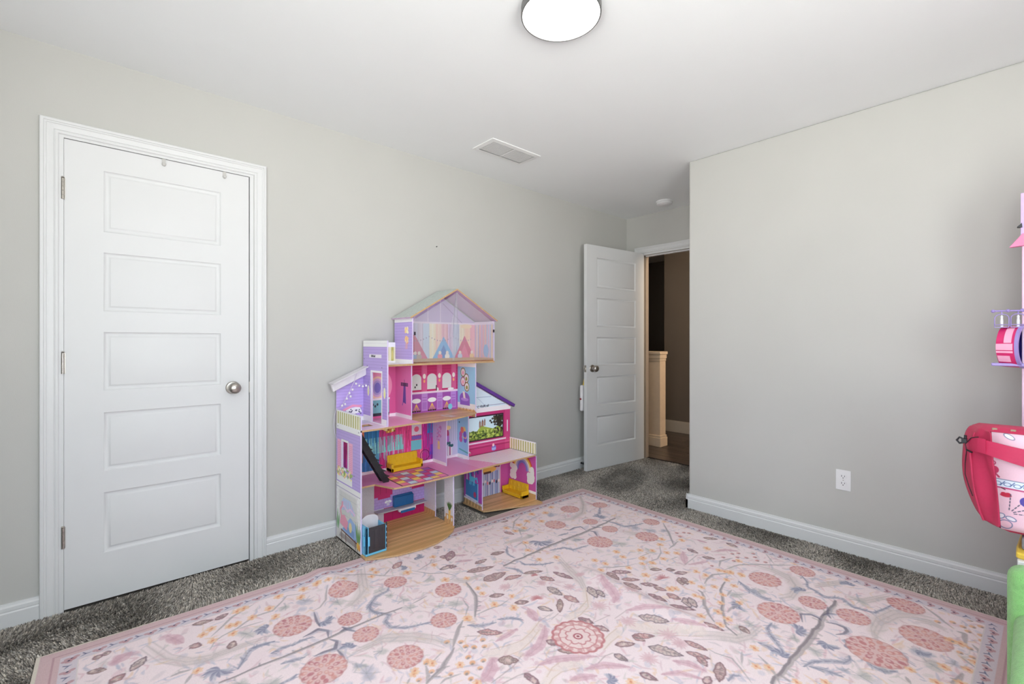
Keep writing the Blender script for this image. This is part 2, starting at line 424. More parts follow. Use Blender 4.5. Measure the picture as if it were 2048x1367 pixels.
# ------------------------------------------------------------------ doors: slab with five moulded panels (hinge at local x=0)
PZ = [(1.648, 1.922), (1.292, 1.556), (.936, 1.199), (.575, .838), (.209, .479)]   # panel z-ranges above the slab's bottom
def door(name, loc, rot, w, h, stile, t=.035):
    root = bpy.data.objects.new(name, None); COL.objects.link(root); root.location = loc; root.rotation_euler = (0, 0, rot)
    root['kind'] = 'structure'; ORI[root.name] = (0, 0, 0)
    m = MB(); x0, x1 = stile, w - stile
    zs = [0] + [v for p in reversed(PZ) for v in p] + [h]
    for y, flip in ((0, 0), (t, 1)):
        for i in range(len(zs) - 1):
            segs = [(0, x0), (x1, w)] if i % 2 else [(0, x0), (x0, x1), (x1, w)]
            for a, b in segs:
                n = m.add([(a, y, zs[i]), (b, y, zs[i]), (b, y, zs[i + 1]), (a, y, zs[i + 1])]); m.face((n, n + 1, n + 2, n + 3))
    for a, b in (((0, 0), (0, h)), ((w, 0), (w, h))):
        n = m.add([(a[0], 0, 0), (a[0], t, 0), (a[0], t, h), (a[0], 0, h)]); m.face((n, n + 1, n + 2, n + 3))
    for z in (0, h):
        n = m.add([(0, 0, z), (w, 0, z), (w, t, z), (0, t, z)]); m.face((n, n + 1, n + 2, n + 3))
    me = m.mesh('slab', (0, 0, 0), [M_DOOR])
    bm = bmesh.new(); bm.from_mesh(me); bmesh.ops.remove_doubles(bm, verts=bm.verts, dist=1e-5); bmesh.ops.recalc_face_normals(bm, faces=bm.faces); bm.to_mesh(me); bm.free()
    ob = bpy.data.objects.new('slab', me); COL.objects.link(ob); ob.parent = root
    for zz in PZ:
        p = MB()
        for y, s in ((0, 1), (t, -1)):
            rings = []
            for ins, dep in ((0, 0), (.004, .0055), (.011, .008), (.018, .0068), (.0225, .0022), (.026, .0015)):
                a, b, c, d = x0 + ins, x1 - ins, zz[0] + ins, zz[1] - ins
                rings.append([(a, y + s * dep, c), (b, y + s * dep, c), (b, y + s * dep, d), (a, y + s * dep, d)])
            n = [p.add(r) for r in rings]
            for u, v in zip(n[:-1], n[1:]):
                for i in range(4): p.face((u + i, u + (i + 1) % 4, v + (i + 1) % 4, v + i))
            p.face([n[-1] + i for i in range(4)])
        me = p.mesh('panel', (0, 0, 0), [M_DOOR], 50)
        po = bpy.data.objects.new('panel', me); COL.objects.link(po); po.parent = root
    return root
KN = [(.0, 0), (.033, 0), (.033, .004), (.030, .008), (.016, .011), (.0125, .016), (.0125, .026), (.017, .031), (.0255, .037), (.0295, .046), (.029, .054), (.024, .062), (.013, .067), (.002, .068)]
def knob(root, x, z, sides, t=.035):
    for y, s in sides:
        m = MB(); m.lathe(KN, (x, y, z), (0, s, 0), 28); k = obj('door_knob', m, M_NICKEL, root, 35)
        m = MB(); m.lathe([(.0, .066), (.006, .0685), (.0, .0695)], (x, y, z), (0, s, 0), 12); obj('lock_button', m, M_NICKEL, k, 35)
d1 = door('door_1', (-.1, D + .003, .014), 0, .7085, 2.030, .128)
knob(d1, .634, .917, [(0, -1)])
for z in (1.813, 1.063, .313):
    m = MB()
    for k in range(5): m.lathe([(.0058, 0), (.0058, .0172)], (-.0035, -.0065, z - .045 + k * .018), (0, 0, 1), 12)
    m.lathe([(.004, 0), (.0065, .002), (.004, .006)], (-.0035, -.0065, z + .045), (0, 0, 1), 12); m.box(-.0115, -.004, z - .045, .004, -.0005, z + .045)
    obj('hinge', m, M_NICKEL, d1, 40)
m = MB(); m.box(.7095, -.003, .885, .7165, .0, .945); obj('strike_plate', m, M_NICKEL, d1)

W2 = .800
ang = math.pi - math.atan2(.076, .789)
d2 = door('door_2', (4.062, 2.562 + .0352, .014), ang, W2, 2.030, .128)
knob(d2, W2 - .068, .917, [(0, -1), (.035, 1)])
m = MB(); m.box(W2 - .0005, .006, .885, W2 + .0015, .029, .945); m.box(W2 - .002, .012, .905, W2 + .009, .023, .925); obj('latch_plate', m, M_NICKEL, d2)
for z in (1.813, 1.063, .313):
    m = MB(); m.lathe([(.006, 0), (.006, .09)], (-.004, -.006, z - .045), (0, 0, 1), 12); obj('hinge', m, M_NICKEL, d2, 40)

# little hooks over the top edge of the closet door
M_CLIP = pmat('pale_grey_plastic', (0.55, 0.54, 0.52), rough=.4)
for x, side in ((.245, 'left one, nearer the hinges'), (.496, 'right one, nearer the knob side')):
    hk = thing('over_door_hook', 'small pale grey hook over the closet door top, ' + side, 'hook', (x, D, 2.04), group='hooks over the closet door')
    m = MB(); m.box(x - .007, D - .0015, 2.018, x + .007, D + .0015, 2.0452); obj('strap', m, M_CLIP, hk, bevel=.001)
    m = MB(); m.lathe([(.002, 0), (.0085, .001), (.0085, .008), (.005, .011)], (x, D - .0, 2.019), (0, -1, 0), 14); obj('hook_end', m, M_CLIP, hk, 40)

# ------------------------------------------------------------------ ceiling fixtures, outlet
cl = thing('ceiling_light', 'round flush ceiling light with a grey metal rim, glowing white', 'lamp', (1.306, 1.180, H))
M_RIM = pmat('grey_metal_rim', (0.22, 0.22, 0.215), rough=.38, metal=.85, var=.05)
m = MB(); m.lathe([(.10, 0), (.149, .0), (.1505, .004), (.1505, .032), (.1490, .0355), (.1455, .0355), (.145, .030), (.10, .030)], (1.306, 1.180, H), (0, 0, -1), 64); obj('rim', m, M_RIM, cl, 30)
M_GLOW = pmat('lit_diffuser', (.9, .9, .9), rough=.4, emit=((1.0, .985, .955), 5.0))
m = MB(); m.lathe([(.1448, .029), (.1448, .034), (.12, .0365), (.06, .038), (.001, .0385)], (1.306, 1.180, H), (0, 0, -1), 64); obj('diffuser', m, M_GLOW, cl, 40)

M_CEILW = pmat('vent_enamel', (.86, .865, .86), rough=.5, var=.01)
vt = thing('ceiling_vent', 'white rectangular air vent with two banks of louvres on the ceiling', 'vent', (2.037, 2.318, H))
vx0, vx1, vy0, vy1 = 1.828, 2.246, 2.214, 2.422
m = MB()
vm_ = (vx0 + vx1) / 2
us_, vs_ = [vx0, vx0 + .03, vm_ - .008, vm_ + .008, vx1 - .03, vx1], [vy0, vy0 + .028, vy1 - .028, vy1]
for i in range(5):
    for j in range(3):
        if j == 1 and i in (1, 3): continue
        a, b, c, d = us_[i], vs_[j], us_[i + 1], vs_[j + 1]
        za, zb = H - .007, H - .007
        def zc(x, y): return H - .005 if (x in (vx0, vx1) or y in (vy0, vy1)) else H - .007
        ids = m.add([(x, y, zc(x, y)) for x, y in ((a, b), (c, b), (c, d), (a, d))]); m.face((ids, ids + 1, ids + 2, ids + 3))
for a, b, c, d in ((vx0, vy0, vx1, vy0), (vx1, vy0, vx1, vy1), (vx1, vy1, vx0, vy1), (vx0, vy1, vx0, vy0)):
    ids = m.add([(a, b, H), (c, d, H), (c, d, H - .005), (a, b, H - .005)]); m.face((ids, ids + 1, ids + 2, ids + 3))
obj('frame', m, M_CEILW, vt)
m = MB(); m.box(vx0 + .02, vy0 + .02, H - .002, vx1 - .02, vy1 - .02, H - .0005); obj('duct', m, pmat('vent_shadow_grey', (.62, .62, .61), .8), vt)
for bx0, bx1 in ((vx0 + .03, (vx0 + vx1) / 2 - .008), ((vx0 + vx1) / 2 + .008, vx1 - .03)):
    for k in range(14):
        y = vy0 + .0295 + k * .0107
        m = MB(); n = m.add([(bx0, y, H - .0045), (bx1, y, H - .0045), (bx1, y + .0088, H - .003), (bx0, y + .0088, H - .003), (bx0, y, H - .0055), (bx1, y, H - .0055), (bx1, y + .0088, H - .004), (bx0, y + .0088, H - .004)])
        for q in ((0, 1, 2, 3), (4, 7, 6, 5), (0, 4, 5, 1), (2, 6, 7, 3), (0, 3, 7, 4), (1, 5, 6, 2)): m.face([n + i for i in q])
        obj('slat', m, M_CEILW, vt)
sd = thing('smoke_detector', 'round white smoke detector on the ceiling of the door alcove', 'smoke detector', (3.80, 2.19, H))
m = MB(); m.lathe([(.001, 0), (.072, 0), (.072, .010), (.069, .012)], (3.80, 2.19, H), (0, 0, -1), 40); obj('base', m, M_PLASTIC_W, sd, 35)
m = MB(); m.lathe([(.062, .011), (.066, .014), (.066, .026), (.055, .034), (.03, .037), (.001, .038)], (3.80, 2.19, H), (0, 0, -1), 40); obj('cover', m, M_PLASTIC_W, sd, 35)
m = MB(); m.lathe([(.001, .037), (.010, .037), (.009, .040), (.001, .0405)], (3.775, 2.175, H), (0, 0, -1), 16); obj('test_button', m, M_PLASTIC_W, sd, 35)

ol = thing('wall_outlet', 'white duplex power outlet low on the right wall', 'outlet', (R, .693, .401))
m = MB(); m.box(R - .0055, .658, .3445, R, .728, .4575); obj('cover_plate', m, M_PLASTIC_W, ol, bevel=.003)
for zc in (.4205, .3815):
    m = MB(); pts = [(.693 + .0168 * math.cos(a) * (1.0), zc + max(-.0135, min(.0135, .0172 * math.sin(a)))) for a in [2 * math.pi * k / 32 for k in range(32)]]
    m.prism(pts, 'x', R - .0075, R - .004); rc = obj('receptacle', m, M_PLASTIC_W, ol, bevel=.0006, seg=1)
    m = MB(); m.box(R - .0079, .6985, zc - .001, R - .0074, .7010, zc + .009); m.box(R - .0079, .6850, zc + .000, R - .0074, .6875, zc + .008)
    m.lathe([(.0001, 0), (.0026, 0), (.0026, .0005)], (R - .0074, .693, zc - .0065), (-1, 0, 0), 12); obj('slots', m, M_DARK, rc)
m = MB(); m.lathe([(.0001, 0), (.0028, 0), (.002, .001)], (R - .0055, .693, .401), (-1, 0, 0), 12); obj('screw', m, M_NICKEL, ol)
m = MB(); m.lathe([(.0045, 0), (.0045, .0015), (.0018, .002), (.0018, .012)], (1.778, D, 1.835), (0, -1, 0), 10)
tag(obj('wall_nail', m, M_DARK, None), 'small dark nail left in the closet wall above the dollhouse', 'nail')

# tag with a yellow strap hanging from the far knob of the open door
hg = thing('door_hanger', 'white bag with a yellow strap hanging on the back knob of the open door', 'bag', (3.30, 2.72, .8))
M_YEL = pmat('yellow_ribbon', s8(235, 200, 60), .6); M_HW = pmat('white_card', (.78, .76, .77), .5)
m = MB(); m.box(3.255, 2.690, .545, 3.40, 2.718, .780); obj('pouch', m, M_HW, hg, bevel=.012, seg=3)
m = MB(); m.tube([(3.288, 2.70, .772), (3.305, 2.70, .83), (3.335, 2.705, .900), (3.343, 2.715, .9285), (3.353, 2.705, .900), (3.375, 2.70, .83), (3.38, 2.70, .772)], .0065, 8); obj('strap', m, M_YEL, hg, 60)
m = MB(); m.lathe([(.002, 0), (.009, .001), (.009, .006), (.002, .008)], (3.256, 2.702, .655), (-1, 0, 0), 12); obj('button', m, pmat('red_button', s8(140, 40, 50), .4), hg, 40)
# ------------------------------------------------------------------ rug
RA = -0.0220
REX = (math.cos(RA), math.sin(RA)); REY = (-math.sin(RA), math.cos(RA))
RO = (-0.2134, 0.0685); RW, RH = 3.04, 2.37
def rug_w(x, y): return (RO[0] + x * REX[0] + y * REY[0], RO[1] + x * REX[1] + y * REY[1])
def rug_l(X, Y):
    dx, dy = X - RO[0], Y - RO[1]; return (dx * REX[0] + dy * REX[1], dx * REY[0] + dy * REY[1])
MOTIFS = [("w",70,2887,2263,2758,2118,2633,2020,2504,1989,2394,2038),("w",80,2023,1651,1971,1531,1934,1433,1884,1356),("w",90,2745,951,2760,868,2734,778,2663,722,2554,714,2498,740),("w",80,1952,859,2012,804,2064,743,2127,718,2221,714),("w",95,1171,2231,1131,2122,1097,2019,1036,1962,984,1955),("w",75,312,2187,360,2051,416,1978,476,1951,528,1953,611,1951,664,1940),("w",85,890,1635,958,1633,1019,1640,1112,1573,1164,1503,1187,1452),("w",95,2825,259,2808,321,2744,376,2633,406,2523,404,2459,385),("w",60,2757,220,2777,269,2754,316),("w",60,2928,580,2822,634,2746,675),("w",60,2906,423,2769,486,2750,556),("w",70,2609,1584,2639,1501,2577,1670),("w",60,1594,1788,1510,1796,1460,1852),("w",60,1927,1994,2024,1973,2116,1959),("c",60,1535,1303,1460,1273,1395,1259,1331,1272,1272,1296),("c",55,1333,1057,1380,1077,1428,1079,1491,1052),("c",50,1632,1055,1689,1066,1746,1070),("c",50,1886,1354,1812,1281,1736,1261,1672,1263),("c",70,1831,1049,1915,942,1995,857),("g",1369,1656,44),("g",1386,1928,37),("g",972,2006,40),("g",1154,1977,37),("g",1205,1839,36),("g",1175,1908,27),("g",789,2127,33),("g",618,2021,40),("g",978,1574,30),("g",2390,877,41),("g",2487,832,37),("g",2752,501,40),("g",2460,659,30),("g",2116,1959,42),("g",618,1665,44),("g",541,1731,34),("g",2279,1772,47),("g",2476,1395,42),("g",2430,1562,52),("g",2139,763,32),("g",2201,749,29),("g",2238,595,31),("g",2212,519,34),("g",2449,226,43),("g",2181,374,38),("g",2287,325,25),("g",1300,1694,22),("g",1194,1760,35),("g",884,1552,32),("g",2111,2070,43),("b",865,2115,45),("b",886,1498,49),("b",2493,256,45),("b",2513,168,25),("b",1095,1885,27),("b",2458,2146,54),("b",2678,1885,33),("b",2717,1550,43),("b",2679,1633,44),("b",2773,1482,37),("b",2262,679,24),("b",875,1550,25),("b",2171,415,25),("b",2483,853,33),("B",26,2630,1847,2648,1765,2649,1690,2713,1656,2782,1640),("B",22,2662,1935,2706,1933,2815,2015),("B",22,2809,752,2759,712,2709,695,2694,655,2665,613,2701,577,2712,556,2670,509,2677,468,2687,435,2765,412,2820,400),("B",34,2515,928,2465,857,2447,784,2451,748),("B",22,2277,693,2222,691,2179,657,2138,613,2101,578),("B",34,2104,677,2109,638,2088,589),("B",24,2277,427,2253,419,2223,427,2192,461,2141,505,2087,517),("B",28,2102,504,2123,465,2131,411),("B",26,2448,390,2455,341,2428,294,2398,281),("B",26,2304,389,2273,357,2273,321,2310,295),("B",24,1205,1985,1182,1952,1120,1939,1062,1888,1060,1841,1100,1787),("B",22,1087,1913,1059,1866,1068,1819,1107,1776,1069,1739,1069,1690,1112,1644,1168,1626,1226,1608),("B",26,550,1818,576,1858,600,1898,640,1910,687,1901),("B",22,661,1831,701,1838,736,1831),("B",22,674,1746,717,1737,748,1728),("B",20,605,1913,648,1907,688,1900),("B",24,1316,1496,1357,1456,1415,1437),("B",22,1435,1448,1479,1423,1510,1378),("B",16,1908,1949,1872,1914,1850,1876,1847,1818),("B",22,2059,1761,2146,1729,2161,1682,2269,1665),("B",18,2236,1865,2307,1853),("B",20,2255,1766,2314,1733),("B",16,1811,660,1849,662,1865,645),("B",18,733,1826,763,1835,809,1833),("B",18,643,1643,683,1643,699,1654),("B",20,1741,1770,1776,1712,1771,1662),("B",18,1969,1646,1909,1668,1840,1727,1843,1769),("n",11,2322,1909,2349,1876,2399,1883,2440,1869,2421,1804),("n",13,2431,1785,2446,1763,2408,1709),("n",12,2492,1824,2507,1801,2525,1776),("n",11,2446,562,2461,581,2464,607,2434,637,2377,612),("n",12,2450,549,2467,516,2466,487,2446,474,2416,478,2385,497),("n",9,2587,580,2518,560,2495,543),("n",9,2492,573,2525,564,2549,539),("n",13,780,1854,811,1859,841,1868,868,1832,855,1788),("n",13,854,1773,872,1742,851,1702,810,1711,777,1710),("n",12,903,1794,927,1799,952,1785),("n",12,921,1821,931,1790,951,1752),("n",9,854,1692,857,1652,856,1618),("n",9,869,2004,856,1931,853,1879),("p",2096,1875,70),("p",501,1854,46),("p",683,2008,36),("p",2303,609,40),("p",2292,500,34),("p",2349,455,29),("p",1507,930,27),("p",882,1908,33),("p",1461,2172,32),("p",1339,2108,26),("p",2651,1897,40),("p",2094,598,30),("p",2304,833,40),("p",2509,254,26),("p",889,1681,27),("p",2642,705,37),("p",2880,578,33),("t",22,1749,1784,1832,1793,1887,1790,2043,1800,2248,1799,2422,1793,2604,1803,2715,1808),("t",27,1910,556,1973,555,2066,555,2246,556,2347,555,2443,559,2519,564,2584,563,2663,567),("t",15,483,1781,534,1780,611,1783,730,1780,851,1780,942,1790,1043,1788,1094,1792,1166,1784),("t",19,1499,1775,1490,1723,1472,1658,1423,1584,1372,1525),("t",18,1316,1536,1250,1478,1193,1420),("t",20,1191,1410,1121,1366,1106,1352,1059,1336,1020,1320),("t",8,1378,1533,1446,1534,1508,1521,1567,1533),("t",8,1346,1557,1393,1605,1412,1672),("t",17,2283,1013,2281,993,2191,935,2138,891,2101,849),("t",15,2456,967,2361,946,2307,909,2221,874,2165,839,2108,803,2084,750),("t",11,2303,839,2254,850,2213,846),("t",9,2409,917,2343,906),("t",13,2365,1026,2422,1039,2483,1039,2551,1000),("t",10,2115,1456,2166,1412,2222,1378,2275,1361),("t",13,2879,1557,2771,1454,2645,1351),("t",11,2708,1359,2642,1346,2579,1340),("t",6,2372,1390,2457,1380),("t",8,2573,1396,2501,1342,2423,1315,2332,1326),("t",6,2463,1266,2530,1254),("t",5,2638,1201,2550,1191,2458,1183),("t",11,2583,1061,2656,1085,2739,1059),("t",11,2582,1027,2685,1002,2750,953,2829,871,2906,812),("t",6,2935,970,2831,884),("t",13,1311,1531,1264,1496),("t",10,2277,2253,2179,2201,2088,2110),("t",7,2403,2181,2256,2156,2176,2106),("t",6,2131,2103,2064,2004),("t",8,1938,1923,2006,1935,1999,1897,1979,1863),("t",12,2917,312,2857,256,2819,228,2795,200),("t",8,2932,284,2941,242,2964,192),("t",18,2780,187,2779,167,2695,155),("t",16,2714,139,2682,116,2611,102),("t",8,2687,193,2662,160),("t",8,2587,161,2530,100),("t",18,2469,142,2418,151,2375,163),("t",9,1043,2254,1147,2178,1194,2132,1272,2058),("t",8,1231,2093,1290,2143),("t",8,1363,2053,1417,1967,1477,1928,1503,1859),("t",7,1384,2034,1474,2063,1542,2056),("t",5,1474,2063,1508,2100),("t",9,984,2174,939,2067,900,2022,868,2015),("t",11,689,2239,598,2193,508,2095),("t",10,867,2195,817,2215,736,2129,666,2135,593,2089,543,2069,513,2046,491,2003),("t",6,688,2074,640,2080,592,2085),("t",13,363,1924,392,1928,423,1921),("t",12,423,1895,399,1853),("t",8,1220,1784,1302,1799),("t",7,1920,785,1918,757,1934,703,1908,663,1862,604),("t",11,2028,651,2002,607,1962,564,1929,540),("t",9,2005,697,1935,668),("t",14,1020,1320,1043,1350,1064,1398),("t",9,1081,1356,1129,1342),("t",9,1055,1290,1080,1299,1137,1285),("t",8,971,1362,990,1379),("t",6,1092,1401,1146,1423),("t",12,2296,269,2266,251),("s",4,1355,1214,1300,1192,1190,1180),("s",4,1372,1137,1346,1129,1279,1147,1216,1152),("s",3,1756,1324,1716,1303),("s",3,1658,1313,1602,1300),("s",3,1621,1330,1551,1325),("s",4,1628,1005,1592,1014,1544,1006),("s",4,1265,1445,1312,1409),("s",3,1728,1173,1816,1163),("s",3,1897,1137,1811,1134),("k",42,2032,1380,1989,1325,1974,1279,1940,1224,1903,1208),("k",40,1584,1425,1568,1376,1548,1337),("k",26,1452,1348,1398,1343,1339,1341),("k",38,1552,1288,1504,1245,1450,1211,1394,1202,1371,1204),("k",34,1372,1137,1430,1125,1486,1091,1568,1032),("k",32,1488,1014,1554,984,1612,921),("k",30,1401,1012,1445,996,1488,968),("k",44,1267,1272,1240,1240,1200,1215,1166,1207),("k",30,1897,1137,1964,1090,2041,999),("k",28,1974,967,2000,913,2038,858),("k",30,1759,835,1790,788,1797,732),("k",24,1665,826,1721,788,1755,717),("k",28,2742,1159,2811,1125,2843,1073),("k",26,2812,1297,2814,1241),("k",34,2604,1270,2474,1183),("k",22,2488,1171,2602,1124),("k",46,377,2211,395,2172,418,2119),("k",50,219,2150,238,2159,265,2179),("k",24,2804,2051,2814,2152),("k",20,1611,2058,1679,2015),("k",26,1586,1988,1666,1950),("q",1854,1428,33),("q",1835,1240,40),("q",1776,1538,29),("q",2037,1213,37),("q",1836,1089,42),("q",1879,927,43),("q",1705,900,37),("q",1868,872,35),("q",1619,1624,33),("q",1971,1465,25),("lb",1651,1903,1726,1906,50),("lb",1776,1932,1855,1912,50),("lb",1566,1859,1703,1817,36),("lb",1580,1736,1709,1728,60),("lb",1773,1661,1861,1618,36),("lb",1896,1575,1919,1465,36),("lb",1742,1384,1668,1314,32),("lb",1569,1494,1615,1455,60),("lb",1516,1610,1577,1580,55),("lb",2102,1398,2081,1313,60),("lb",2124,1387,2192,1321,50),("lb",2080,1283,2089,1191,50),("lb",2134,1224,2180,1161,45),("lb",2084,1150,2089,1059,40),("lb",2074,1035,2123,943,35),("lb",2325,1135,2274,1086,60),("lb",2338,1124,2295,1074,60),("lb",2351,1219,2379,1188,90),("lb",2346,1169,2401,1135,60),("lb",2289,1272,2332,1235,60),("lb",2867,1286,2910,1222,50),("lb",2902,1166,2890,1099,50),("lb",2658,1273,2649,1207,50),("lb",2628,1170,2656,1115,60),("lb",1280,1254,1332,1202,70),("lb",1305,1138,1309,1069,45),("lb",1673,1028,1736,985,50),("lb",1881,721,1783,678,42),("lb",1614,879,1629,819,50),("lb",1736,705,1781,710,40),("lb",461,2233,530,2219,30),("lb",538,2212,586,2232,35),("lb",1553,2093,1598,2054,80),("lb",1513,1980,1561,1945,80),("lb",1586,2209,1627,2191,80),("lb",2103,2255,2158,2241,50),("lb",1698,1236,1716,1170,60),("lb",1704,1158,1724,1098,60),("lb",1489,1216,1512,1166,70),("lb",1483,1149,1533,1091,45),("lb",146,2139,195,2116,60),("lb",548,1962,570,2005,50),("lb",2156,770,2135,724,40),("lb",1642,2111,1560,2025,50),("lo",1772,1493,1773,1401,60),("lo",1919,1367,1878,1283,50),("lo",1925,1321,1907,1264,50),("lo",1620,1400,1652,1343,50),("lo",1900,1077,1952,968,45),("lo",2177,1026,2124,967,55),("lo",2194,1012,2144,950,50),("lo",1761,940,1812,826,45),("lo",1628,998,1633,944,60),("lo",261,2050,306,2111,55),("lo",1537,1966,1476,1969,60),("lt",1662,1679,1749,1655,50),("lt",1810,1583,1840,1513,60),("lt",1778,1390,1788,1312,60),("lt",2100,1309,2161,1250,45),("lt",2153,1165,2170,1110,60),("lt",2149,1095,2150,1028,70),("lt",1771,1019,1834,961,45),("lt",2055,870,2074,797,35),("lt",1320,1436,1390,1367,45),("lt",1841,830,1871,754,40),("lt",1851,792,1824,742,45),("lt",1897,867,1908,784,40),("lt",2024,2115,2044,2049,50),("lt",1301,2133,1368,2176,60),("lt",437,2080,469,2053,100),("lt",204,2020,246,2047,80),("lt",159,2216,184,2230,50),("lt",184,2230,208,2231,50),("lt",1771,1019,1779,968,40),("r",1656,1441,31),("r",2257,1181,39),("r",1801,1610,20),("F",2618,2120,62),("F",2839,2035,50),("F",2551,1881,45),("F",2549,1725,46),("F",2344,1994,63),("F",2358,1650,70),("F",2626,1512,63),("F",2842,1620,48),("F",2630,854,68),("F",2859,763,53),("F",2375,703,77),("F",2572,634,51),("F",2583,486,57),("F",2864,389,36),("F",2857,358,61),("F",2629,263,78),("F",2379,369,90),("F",1030,2094,63),("F",1248,2003,51),("F",1404,1779,58),("F",967,1854,46),("F",975,1711,48),("F",1261,1592,52),("F",1031,1489,63),("F",781,1620,76),("F",772,1962,70),("M",1603,1155,89),("o",2026,1679,19),("o",1936,1718,19),("o",1517,1700,16),("o",1531,1810,17),("o",1507,1651,16),("o",1594,1543,16),("o",2156,1522,19),("o",2167,1461,18),("o",2094,1432,18),("o",2325,1509,19),("o",2224,1355,18),("o",2314,1335,18),("o",2361,1309,18),("o",2447,1109,18),("o",2449,1061,17),("o",2550,1041,18),("o",2565,994,18),("o",2592,952,17),("o",2327,1071,17),("o",2324,1019,17),("o",2375,981,17),("o",2454,925,17),("o",2483,974,17),("o",2232,1001,16),("o",2237,975,16),("o",2336,923,16),("o",2262,900,16),("o",2326,845,16),("o",2918,1566,23),("o",2662,1435,21),("o",2738,1351,20),("o",2587,1401,20),("o",2487,1386,19),("o",2526,1321,19),("o",2562,1282,19),("o",2360,1369,19),("o",2447,1294,19),("o",2360,1303,18),("o",2747,1205,20),("o",2559,1019,18),("o",2729,1023,19),("o",2577,997,18),("o",2585,944,17),("o",2923,820,18),("o",2546,2233,25),("o",2442,2183,24),("o",2354,2223,24),("o",2317,2093,23),("o",2246,2154,23),("o",2072,2154,22),("o",2163,2139,22),("o",2155,2083,22),("o",2085,2083,21),("o",2021,1922,20),("o",1966,1841,19),("o",2325,1509,19),("o",2440,1435,19),("o",2376,1371,19),("o",2302,1449,19),("o",1002,2213,17),("o",957,2234,17),("o",1063,2180,17),("o",1216,2152,18),("o",1216,2193,18),("o",1178,2119,17),("o",1524,2117,19),("o",1481,2035,18),("o",1128,2247,18),("o",1493,1544,20),("o",1540,1468,20),("o",1345,1534,19),("o",2186,875,19),("o",2100,905,19),("o",2167,824,19),("o",2103,825,18),("o",2223,1255,22),("o",2216,1094,21),("o",2195,1107,21),("o",1336,2049,23),("o",1443,1866,22),("o",646,2230,20),("o",619,2224,19),("o",516,2151,18),("o",484,2128,18),("o",575,2127,18),("o",599,2124,19),("o",576,2061,18),("o",507,2060,17),("o",658,2133,19),("o",731,2158,20),("o",786,2236,21),("o",735,2076,19),("o",891,2225,21),("o",861,2161,20),("o",954,2230,22),("o",440,1900,16),("o",2058,674,17),("o",1960,629,16),("o",1989,597,16),("o",1340,1538,19),("o",1078,1413,16),("o",1088,1394,16),("o",1159,1323,16),("o",1011,1390,16),("o",1021,1401,16),("o",2356,266,16),("o",1983,506,15),("o",2057,442,15),("o",1153,1212,15),("o",1554,874,15),("O",2466,191,20),("O",2512,132,19),("O",2582,119,20),("O",2342,195,19),("O",2402,140,19),("O",2684,196,21),("O",2687,169,21),("d",1193,1462,12),("d",1234,1427,12),("d",1232,1394,11),("d",1255,1367,11),("d",1204,1337,11),("d",1201,1305,11),("d",1073,1411,11),("d",1065,1360,11),("d",1010,1353,10),("d",1109,1306,10),("d",1153,1272,10),("d",1148,1241,10),("d",1234,1393,11),("d",1255,1371,11),("d",1306,1382,12),("d",1287,1347,11),("d",1207,1338,11),("d",1199,1302,11),("d",1237,1287,11),("d",1205,1263,11),("d",1156,1276,11),("d",1150,1243,10),("d",2805,249,12),("d",2922,163,12),("d",2838,176,12),("d",2867,151,12),("d",2894,129,12),("d",2847,208,12),("d",2812,159,12),("d",2816,123,12),("d",2771,117,12),("d",2684,196,12),("d",2674,142,11),("d",2614,164,11),("d",2614,131,11),("d",2577,103,11),("e",2808,1423,12),("e",2847,1399,12),("e",2863,1375,12),("e",2787,1081,11),("e",2818,1062,11),("e",2765,1044,11),("e",2874,1006,11),("e",2837,983,11),("e",2805,958,11),("e",2819,923,11),("e",2796,1010,11),("e",2708,1094,11),("e",2568,1088,10),("e",2710,1039,11),("e",2775,1384,12)]
